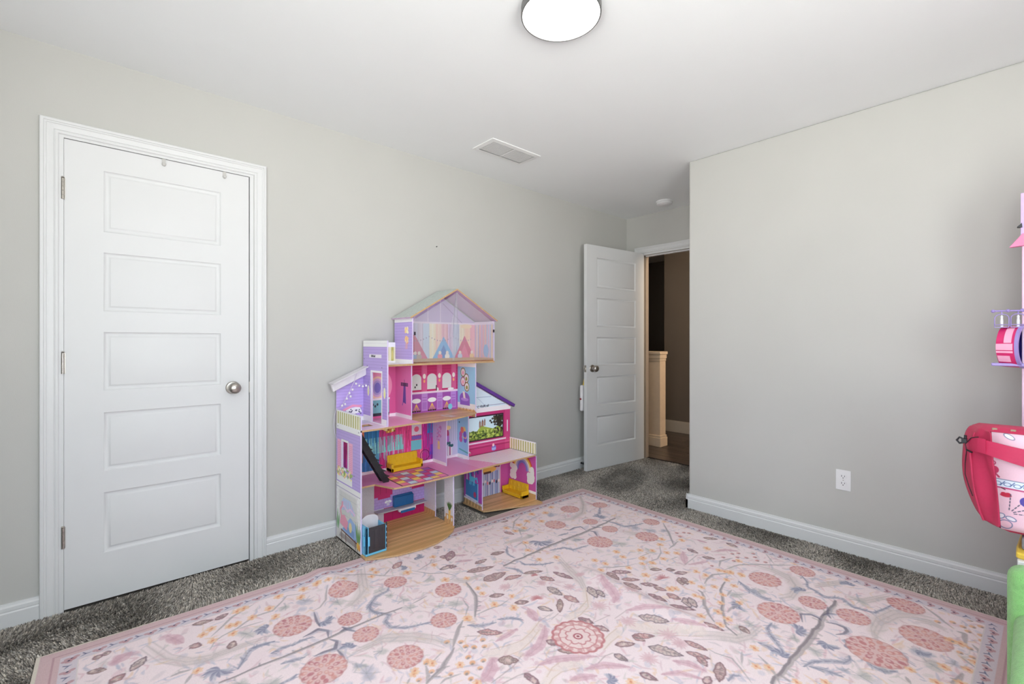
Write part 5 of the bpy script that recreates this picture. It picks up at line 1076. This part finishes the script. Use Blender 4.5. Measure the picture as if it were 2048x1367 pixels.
obj('sheet_crease', m, pmat('crease_grey', s8(150, 146, 160), .3), dh)
M_CLIPB = pmat('clip_black', s8(40, 34, 44), .4)
for x, z in ((1.452, 1.22), (2.076, 1.245)): m = MB(); m.box(x - .004, 2.503, z - .010, x + .004, 2.5105, z + .010); obj('sheet_clip', m, M_CLIPB, dh)
m = MB(); m.lathe([(.001, 0), (.006, .001), (.006, .004), (.001, .005)], (1.764, 2.508, 1.486), (0, -1, 0), 12); obj('sheet_pin', m, M_CLR, dh)

# --- black stair leaning from the stair opening down to the first floor
M_BLK = pmat('black_toy_plastic', s8(34, 34, 38), .4)
st = thing('toy_staircase', 'black toy staircase leaning inside the dollhouse left of the checked rug', 'staircase', (1.18, 2.54, Z2))
for y0 in (2.514, 2.562):
    m = MB(); m.prism([(1.076, .700 - .055), (1.092, .700), (1.255, .405), (1.285, .365), (1.285, Z2 + .001), (1.250, Z2 + .001)], 'y', y0, y0 + .004); obj('stringer', m, M_BLK, st)
for k in range(9):
    f = (k + .5) / 9; x = 1.092 + (1.282 - 1.092) * f; z = .676 + (.366 - .676) * f
    m = MB(); m.box(x - .016, 2.512, z - .004, x + .014, 2.568, z); m.box(x - .016, 2.517, z - .034, x - .013, 2.564, z); obj('step', m, M_BLK, st)

# --- yellow toy sofas
M_SOFA = pmat('yellow_sofa_plastic', s8(234, 186, 30), .35, var=.03)
def sofa(loc, rotz, label):
    s_ = thing('toy_sofa', label, 'toy sofa', loc, rotz, 'yellow toy sofas', local=True)
    m = MB(); m.box(-.100, -.034, .004, .100, .030, .026); obj('seat', m, M_SOFA, s_, bevel=.003)
    m = MB(); m.loft([[(-.096, .018, .02), (.096, .018, .02), (.096, .034, .02), (-.096, .034, .02)], [(-.096, .030, .090), (.096, .030, .090), (.096, .036, .090), (-.096, .036, .090)]]); obj('backrest', m, M_SOFA, s_, bevel=.003)
    m = MB()
    for i in range(5):
        for j in range(2):
            x, z = -.0768 + i * .0384, .040 + j * .030; y = .018 + (z - .02) / .07 * .012
            m.lathe([(.0155, 0), (.0135, .0022), (.004, .0028)], (x, y, z), (0, -1, .17), 4)
    obj('tufting', m, M_SOFA, s_)
    for x in (-.100, .086):
        m = MB(); m.box(x, -.034, .004, x + .014, .032, .050); obj('armrest', m, M_SOFA, s_, bevel=.003)
    for x in (-.085, .085):
        for y in (-.026, .022):
            m = MB(); m.lathe([(.003, 0), (.0045, .005)], (x, y, 0), (0, 0, 1), 8); obj('foot', m, M_SOFA, s_)
    return s_
sf = sofa((1.492, 2.702, Z2), 0, 'yellow tufted toy sofa on the pink floor behind the checked rug')
sf.scale = (1.12, 1.08, 1.08)
dup(sf, (2.342, 2.575, Z1), -math.pi / 2, 'yellow tufted toy sofa below the printed rainbow in the lower right room')

# --- lift car pulled out at the lower left
lf = thing('toy_elevator', 'light blue toy elevator with dark panelled door at the dollhouse left corner', 'toy elevator', (1.13, 2.41, Z1))
M_LB = pmat('light_blue_plastic', s8(112, 196, 236), .32); M_DKP = pmat('charcoal_plastic', s8(58, 54, 60), .4)
lx0, lx1, ly0, ly1, lz = 1.073, 1.193, 2.362, 2.455, .176
m = MB(); m.box(lx0, ly0, Z1 + .001, lx1, ly1, Z1 + .012); m.box(lx0, ly0, Z1 + .012, lx0 + .012, ly1, lz); m.box(lx1 - .008, ly0 + .01, Z1 + .012, lx1, ly1, lz - .01); m.box(lx0, ly0, Z1 + .012, lx0 + .016, ly0 + .012, lz); m.box(lx1 - .006, ly0, Z1 + .012, lx1, ly0 + .012, lz - .008); obj('frame', m, M_LB, lf, bevel=.002)
m = MB(); m.box(lx0 - .006, ly0 + .012, .075, lx0 + .002, ly0 + .03, .125); m.box(lx0 + .012, ly0 - .003, .075, lx0 + .022, ly0 + .004, .125); obj('handle', m, M_LB, lf, bevel=.002)
m = MB(); m.box(lx0 + .016, ly0 + .002, Z1 + .012, lx1 - .006, ly0 + .010, lz - .006)
for i in range(3):
    x = lx0 + .024 + i * .028; m.box(x, ly0, Z1 + .03, x + .020, ly0 + .003, lz - .02)
obj('door', m, M_DKP, lf, bevel=.0015, seg=1)
m = MB(); 
for k in range(5): m.box(lx1 - .0045, ly0 - .002, Z1 + .02 + k * .030, lx1 + .0015, ly0 + .004, Z1 + .038 + k * .030)
obj('ladder_rungs', m, M_DKP, lf)
m = MB(); pts_ = [(lx0 + .012, Z1 + .012), (lx1 - .010, Z1 + .012), (lx1 - .010, .185)] + [((lx0 + lx1) / 2 + .049 * math.cos(a), .185 + .026 * math.sin(a)) for a in np.linspace(.1, 3.04, 12)] + [(lx0 + .012, .185)]
m.prism(pts_, 'y', ly1 - .010, ly1 - .002); obj('back_wall', m, M_WPL, lf)

# --- string of small white bulbs from the roof trim down over the rail
sl_ = thing('string_lights', 'thin white string of tiny bulbs hanging from the dollhouse balcony roof', 'string lights', (1.12, 2.70, .9))
M_WIRE = pmat('pale_wire', s8(214, 206, 222), .4); M_BULB = pmat('frosted_bulb', s8(240, 238, 242), .25)
w_pts = [(1.165, 2.690, .978), (1.150, 2.695, .93), (1.125, 2.70, .875), (1.098, 2.705, .82), (1.078, 2.71, .783), (1.058, 2.735, .775), (1.050, 2.738, .735), (1.047, 2.74, .68), (1.052, 2.738, .63), (1.060, 2.737, .60)]
m = MB(); m.tube(w_pts, .0016, 6); m.tube([(1.150, 2.695, .93), (1.172, 2.690, .918), (1.198, 2.688, .912), (1.226, 2.688, .914)], .0013, 6); obj('wire', m, M_WIRE, sl_)
for x, y, z in ((1.160, 2.688, .926), (1.178, 2.684, .913), (1.200, 2.684, .908), (1.220, 2.684, .911), (1.140, 2.692, .892), (1.122, 2.696, .872), (1.128, 2.692, .852), (1.108, 2.70, .84), (1.098, 2.70, .808), (1.083, 2.706, .80)):
    m = MB(); m.lathe([(.001, 0), (.005, .002), (.0065, .007), (.005, .012), (.001, .014)], (x, y, z - .014), (0, 0, 1), 10); obj('bulb', m, M_BULB, sl_, 60)
# ------------------------------------------------------------------ right edge: plush chair, toy table, school bag, toy tower
M_GRN = pmat('green_plush', s8(138, 196, 118), .95, var=.10, scale=60, bump=.9, bscale=420, spec=.1, sheen=.4)
gc = thing('plush_chair', 'light green plush child chair at the rug corner, cut by the right edge', 'chair', (1.82, -.22, 0))
m = MB(); m.box(1.995, -.50, .03, 2.085, .046, .505); obj('backrest', m, M_GRN, gc, bevel=.035, seg=5, smooth=50)
m = MB(); m.box(1.60, -.40, .03, 2.0, -.05, .26); obj('seat', m, M_GRN, gc, bevel=.035, seg=5, smooth=50)
for y0, y1 in ((-.085, .032), (-.49, -.375)):
    m = MB(); m.box(1.57, y0, .03, 2.02, y1, .385); obj('armrest', m, M_GRN, gc, bevel=.035, seg=5, smooth=50)
M_FOOT = pmat('dark_foot', s8(50, 44, 40), .6)
for x in (1.65, 2.02):
    for y in (-.45, -.03):
        m = MB(); m.lathe([(.018, .0125), (.022, .045)], (x, y, 0), (0, 0, 1), 12); obj('foot', m, M_FOOT, gc)

M_YT = pmat('yellow_table_plastic', s8(224, 190, 70), .4); M_WL = pmat('white_leg_plastic', s8(226, 226, 226), .4)
tb = thing('play_table', 'small yellow topped play table with white legs behind the green chair', 'table', (2.36, -.25, 0))
m = MB(); m.prism([(2.14, -.04), (2.17, .030), (2.24, .030), (2.56, .012), (2.58, -.02), (2.58, -.52), (2.14, -.52)], 'z', .485, .505); obj('tabletop', m, M_YT, tb, bevel=.005)
for x, y in ((2.16, .014), (2.55, .0), (2.16, -.50), (2.55, -.50)):
    m = MB(); m.box(x - .013, y - .013, .0 if x > 2.3 and False else .0125, x + .013, y + .013, .485); obj('leg', m, M_WL, tb, bevel=.003)
gb = thing('storage_tray', 'low grey storage tray under the pink backpack on the yellow table', 'tray', (2.36, -.15, .505))
m = MB(); m.box(2.20, -.34, .506, 2.50, .018, .545); obj('tray', m, pmat('grey_felt', s8(128, 128, 132), .9, bump=.3), gb, bevel=.006)

# backpack resting on the tray, its left gusset hanging over the table edge
bp = thing('backpack', 'pink printed backpack with crimson side and strap, on the table by the right wall', 'backpack', (2.3, -.1, .548))
rows = [  # z, gusset: rear y, mid y, front seam y
    (.560, .118, .104, .0635), (.582, .130, .112, .0645), (.640, .150, .124, .0680), (.705, .163, .132, .0725), (.780, .160, .138, .0800), (.830, .157, .133, .0830), (.856, .150, .126, .0840), (.872, .140, .118, .085)]
XF, XM, XR_ = 2.200, 2.265, 2.330; yc = -.16
def pt_row(r, dx=0): return r
M_CRIM = pmat('crimson_nylon', s8(198, 46, 88), .55, var=.05, scale=25, bump=.25, bscale=60); M_PNK = pmat('pale_pink_nylon', s8(236, 176, 196), .55, var=.04, bump=.1)
def mir(y): return 2 * yc - y
m = MB(); rings = []
for i, (z, yr, ym, yf) in enumerate(rows):
    f_ = math.sin(math.pi * i / 7.0); k1 = .010 * f_ * math.sin(i * 1.7 + .4); k2 = .013 * f_ * math.cos(i * 1.1)
    rings.append([(XF + .004, yf, z), (XF + .018, yf + .010 + k1, z - .004 * f_), (XF + .034, (yf + ym) / 2 - .006 + k2, z), (XF + .05, ym - .008 - k1, z + .003), (XM, ym, z), (XM + .03, (ym + yr) / 2 - .004, z), (XR_, yr, z)])
m.loft(rings, cap=False, close=False)
gus = obj('side_gusset', m, M_CRIM, bp, subsurf=2); gus.modifiers.new('solid', 'SOLIDIFY').thickness = .006; gus.modifiers['solid'].offset = 0
# pleats pressed into the gusset
m = MB(); m.tube([(XM - .004, r[2] + .001, r[0]) for r in rows[:-1]], .0042, 8); obj('piping', m, M_CRIM, bp, 70)
m = MB(); rb_ = [[(XR_ - .001, r[1] + .001, r[0]), (XR_ + .03, r[1] - .012, r[0] + .0), (XR_ + .05, mir(r[1]) , r[0]), (XF + .006, mir(r[3]), r[0])] for r in rows]
m.loft(rb_, cap=False, close=False); obj('back_panel', m, M_PNK, bp, subsurf=1)
m = MB(); m.loft([[(XF + .004, rows[0][3], rows[0][0]), (XM, rows[0][2], rows[0][0]), (XR_, rows[0][1], rows[0][0]), (XR_ + .03, mir(rows[0][1]), rows[0][0]), (XF + .006, mir(rows[0][3]), rows[0][0])],
                  [(XF + .02, rows[0][3] - .02, .549), (XM, rows[0][2] - .02, .549), (XR_ - .01, rows[0][1] - .02, .549), (XR_ + .02, mir(rows[0][1]) + .02, .549), (XF + .02, mir(rows[0][3]) + .02, .549)]]); obj('base', m, M_CRIM, bp)
m = MB(); zt = rows[-1][0]; m.loft([[(XF + .004, rows[-1][3], zt), (XM, rows[-1][2], zt), (XR_, rows[-1][1], zt), (XR_ + .05, mir(rows[-1][1]), zt), (XF + .006, mir(rows[-1][3]), zt)],
                  [(XF + .022, rows[-1][3] - .012, zt + .012), (XM, rows[-1][2] - .018, zt + .014), (XR_ - .012, rows[-1][1] - .02, zt + .012), (XR_ + .03, mir(rows[-1][1]) + .02, zt + .012), (XF + .02, mir(rows[-1][3]) + .02, zt + .012)]]); obj('top', m, M_CRIM, bp, smooth=60)
# printed front face: doodled lips, dashes, capsule, zip pocket band
p = Paint(.50, .33, 900, (238, 196, 212)); p.noise(.02); U = lambda y, z: (.09 - y, z - .552)
def cap(x, y, a):
    p.ell(x, y, .015, .0075, (120, 120, 150), a); p.ell(x, y, .0125, .0055, (240, 238, 244), a)
x, y = U(.045, .862); cap(x, y, -.6)
x0, y0 = U(.075, .722); p.poly([(x0 - .005, y0), (.40, y0 - .01), (.40, y0 - .035), (x0 - .005, y0 - .026)], (226, 232, 246)); p.line([(x0 - .005, y0), (.40, y0 - .008)], .0022, (110, 120, 150)); p.line([(x0 - .005, y0 - .027), (.40, y0 - .036)], .0045, (196, 70, 120))
for k in range(9): x = x0 + .004 + k * .022; p.ring(x, y0 - .014 - .001 * k, .008, .0022, (90, 110, 160), sq=.7); p.line([(x + .006, y0 - .02), (x + .016, y0 - .006)], .0022, (90, 110, 160))
for cx, cz in ((.0525, .672), (-.10, .80), (-.22, .66)):
    x, y = U(cx, cz); p.ell(x, y, .013, .006, (200, 44, 74)); p.ell(x - .005, y + .005, .006, .004, (200, 44, 74)); p.ell(x + .005, y + .005, .006, .004, (200, 44, 74)); p.line([(x - .010, y + .022), (x - .002, y + .018)], .003, (90, 60, 60))
x, y = U(.046, .615)
for a in (1.5, .95, .5, .1): 
    for k in range(5): r = .012 + k * .011; p.line([(x + r * math.cos(a), y + r * math.sin(a)), (x + (r + .006) * math.cos(a), y + (r + .006) * math.sin(a))], .0026, (90, 84, 104))
x, y = U(.055, .592); p.ell(x + .002, y - .014, .016, .014, (100, 110, 150)); p.ell(x + .002, y - .014, .0138, .0118, (238, 190, 206)); p.ell(x - .010, y + .010, .012, .009, (100, 110, 150), .6); p.ell(x - .010, y + .010, .0098, .0068, (236, 224, 234), .6); p.ell(x + .014, y + .006, .013, .0075, (100, 110, 150), -.3); p.ell(x + .014, y + .006, .0108, .0053, (236, 224, 234), -.3)
for cx, cz in ((.006, .66), (-.14, .62), (-.2, .84)): x, y = U(cx, cz); p.ell(x, y, .016, .016, (84, 70, 160))
x, y = U(.078, .75); p.ell(x, y, .010, .012, (200, 60, 100)); p.ring(x - .004, y + .022, .006, .003, (190, 70, 110)); p.line([(x, y - .01), (x + .010, y - .022)], .005, (190, 60, 100))
m = MB(); n = len(rows); fr = []
for i, (z, yr, ym, yf) in enumerate(rows):
    line_ = [yf + (mir(yf) - yf) * t for t in np.linspace(0, 1, 9)]; bul = [.012 * math.sin(math.pi * t) ** .6 * math.sin(math.pi * (i + .6) / (n + .2)) for t in np.linspace(0, 1, 9)]
    fr.append(m.add([(XF - b, y, z) for y, b in zip(line_, bul)]))
for i in range(n - 1):
    for k in range(8):
        f = [fr[i] + k, fr[i] + k + 1, fr[i + 1] + k + 1, fr[i + 1] + k]; m.face(f, 0, [((.09 - m.v[q][1]) / .50, (m.v[q][2] - .552) / .33) for q in f])
fp = obj('front_panel', m, p.mat('print_backpack', .5), bp, smooth=80); fp.modifiers.new('solid', 'SOLIDIFY').thickness = .004
def ribbon(name, pts, hw, mat, parent, th=.003):
    m = MB(); r = []
    for (x, y, z), w in zip(pts, hw): r.append([(x, y, z - w), (x, y, z + w), (x + th, y, z + w), (x + th, y, z - w)])
    m.loft(r); return obj(name, m, mat, parent, smooth=50)
ribbon('strap', [(2.236, .142, .818), (2.205, .112, .822), (2.186, .085, .818), (2.178, .04, .808), (2.176, .0, .800), (2.176, -.1, .785), (2.19, -.3, .77)], [.020, .0225, .024, .026, .028, .03, .03], M_CRIM, bp)
ribbon('strap_fold', [(2.230, .138, .820), (2.202, .112, .823), (2.192, .098, .822)], [.021, .024, .025], M_CRIM, bp, .005)
M_BKB = pmat('black_buckle', s8(26, 26, 32), .4)
m = MB(); m.tube([(2.232, .146, .798), (2.240, .150, .815), (2.225, .134, .842), (2.205, .116, .850)], .0014, 8); m.tube([(2.232, .146, .798), (2.215, .132, .794)], .003, 8); m.tube([(2.300, .150, .79), (2.300, .154, .74), (2.300, .154, .70), (2.292, .144, .66), (2.285, .134, .63)], .0013, 8); obj('buckle_ring', m, M_BKB, bp, 70)
m = MB(); m.box(2.245, .146, .818, 2.268, .160, .832); m.tube([(2.25, .150, .828), (2.252, .165, .836), (2.254, .172, .824), (2.252, .165, .815), (2.25, .152, .820)], .0035, 8); m.tube([(2.25, .150, .830), (2.25, .150, .845)], .004, 8); obj('clip', m, M_BKB, bp, bevel=.002)
M_ZIP = pmat('tan_zip', s8(156, 132, 112), .5)
for y_ in (.072, .030): m = MB(); m.box(XF + .014, y_, zt + .004, XF + .019, y_ + .013, zt + .0125); obj('zip_pull', m, M_ZIP, bp, bevel=.002)

# tall pink toy tower beyond the frame edge: only its left corner and attachments show
M_PT = pmat('pale_pink_board', s8(232, 196, 220), .5); M_MAG = pmat('magenta_plastic', s8(214, 40, 110), .28); M_LAV = pmat('lavender_plastic', s8(158, 140, 204), .35); M_DPU = pmat('deep_purple', s8(70, 62, 160), .4); M_PKR = pmat('pink_awning', s8(226, 130, 170), .5); M_WH2 = pmat('white_figure', s8(226, 226, 230), .4)
tw = thing('toy_tower', 'tall pale pink toy tower house by the right wall, cut by the frame edge', 'dollhouse', (2.85, -.3, 0))
m = MB(); m.box(2.68, -.62, .0125, 2.90, .0215, 1.60); m.prism([(-.62, 1.60), (.0215, 1.60), (.0215, 1.70), (-.10, 1.90), (-.52, 1.90), (-.62, 1.70)], 'x', 2.68, 2.90); obj('body', m, M_PT, tw, bevel=.003)
m = MB(); m.box(2.676, -.62, 1.58, 2.70, .024, 1.745); obj('lilac_top', m, pmat('lilac_board', s8(206, 178, 226), .5), tw)
m = MB(); m.loft([[(2.665, .056, 1.538), (2.665, .020, 1.588), (2.665, -.3, 1.62), (2.665, -.3, 1.545), (2.665, .018, 1.540)], [(2.69, .050, 1.538), (2.69, .020, 1.580), (2.69, -.3, 1.61), (2.69, -.3, 1.545), (2.69, .018, 1.540)]]); obj('awning', m, M_PKR, tw, bevel=.002)
m = MB(); m.loft([[(2.66, .034, 1.614), (2.66, .021, 1.628), (2.66, .020, 1.612)], [(2.69, .034, 1.614), (2.69, .021, 1.628), (2.69, .020, 1.612)]]); obj('knob', m, M_BKB, tw)
# hanging rod with two arched swings
m = MB(); m.tube([(2.66, .102, 1.291), (2.66, -.10, 1.288)], .0032, 8); 
for y in (.098, .058, .02, -.03): m.lathe([(.001, 0), (.0065, .004), (.0065, .010), (.001, .014)], (2.66, y + .007, 1.2905), (0, -1, 0), 12)
m.tube([(2.66, -.09, 1.288), (2.682, -.09, 1.288)], .003, 8); m.tube([(2.66, .004, 1.2895), (2.682, .004, 1.2895)], .003, 8)
obj('rod', m, M_LAV, tw, 60)
for yc_ in (.0745, .0305):
    h_ = .0195; m = MB()
    arc = [(2.66, yc_ + h_, 1.228), (2.66, yc_ + h_, 1.262)] + [(2.66, yc_ + h_ * math.cos(a), 1.262 + .016 * math.sin(a)) for a in np.linspace(.3, 2.84, 8)] + [(2.66, yc_ - h_, 1.262), (2.66, yc_ - h_, 1.228)]
    m.tube(arc, .0018, 6); m.tube([(2.66, yc_, 1.290), (2.66, yc_, 1.276)], .0016, 6); m.box(2.650, yc_ - h_, 1.225, 2.670, yc_ + h_, 1.2275); m.tube([(2.652, yc_ - h_, 1.236), (2.652, yc_ + h_, 1.236)], .0014, 6)
    sw = obj('swing', m, M_LAV, tw, 60)
    m = MB(); m.lathe([(.0045, 1.2275), (.005, 1.25), (.0035, 1.262), (.0045, 1.268), (.001, 1.274)], (2.66, yc_, 0), (0, 0, 1), 10); obj('figure', m, M_WH2, sw, 60)
# round balcony pod: magenta shell, lavender rim, purple inside, printed pale pattern
dy = Vector((-.28, -.96, 0)).normalized(); O_ = Vector((2.70, .074, 1.150))
def sect(c, r0, r1, k=40):
    e1 = Vector((dy.y, -dy.x, 0)); return [tuple(c + e1 * (r1 * math.cos(t)) + Vector((0, 0, r0 * math.sin(t)))) for t in [2 * math.pi * i / k for i in range(k)]]
m = MB(); m.loft([sect(O_, .070, .060), sect(O_ + dy * .004, .080, .070), sect(O_ + dy * .058, .083, .074), sect(O_ + dy * .060, .076, .067), sect(O_ + dy * .01, .074, .065)], cap=False); m.face([i for i in range(40)]); pod = obj('balcony_pod', m, M_MAG, tw, 40)
m = MB(); m.loft([sect(O_ + dy * .056, .0845, .0755), sect(O_ + dy * .066, .0845, .0755), sect(O_ + dy * .066, .074, .065), sect(O_ + dy * .056, .074, .065), sect(O_ + dy * .056, .0845, .0755)], cap=False); obj('rim', m, M_LAV, pod, 40)
m = MB(); m.loft([sect(O_ + dy * .055, .0745, .0655), sect(O_ + dy * .012, .0735, .0645)], cap=False); m.face([40 + i for i in range(40)]); obj('lining', m, M_DPU, pod, 40)
M_PALE = pmat('pale_pink_print', s8(244, 176, 206), .3)
m = MB()
def patch(t0, t1, f0, f1):
    e1 = Vector((dy.y, -dy.x, 0)); n_ = 8; rows_ = []
    for i in range(n_ + 1):
        t = t0 + (t1 - t0) * i / n_; r = []
        for f in (f0, f1):
            rr_ = (.0803 + .003 * f / .058, .0703 + .004 * f / .058); c = O_ + dy * f; r.append(tuple(c + e1 * (rr_[1] + .0008) * math.cos(t) + Vector((0, 0, (rr_[0] + .0008) * math.sin(t)))))
        rows_.append(r)
    for s_ in (1,):
        ids = [m.add(r) for r in rows_]
        for a, b in zip(ids[:-1], ids[1:]): m.face((a, a + 1, b + 1, b))
sgn = 0.0  # side facing the room
patch(.18, 1.05, .026, .048); patch(-.16, .14, .004, .052); patch(-.30, -.20, .004, .052); patch(-.80, -.44, .006, .042)
obj('print', m, M_PALE, pod)
m = MB(); m.box(2.645, -.05, 1.074, 2.68, .103, 1.086); obj('ledge', m, M_LAV, tw, bevel=.003)
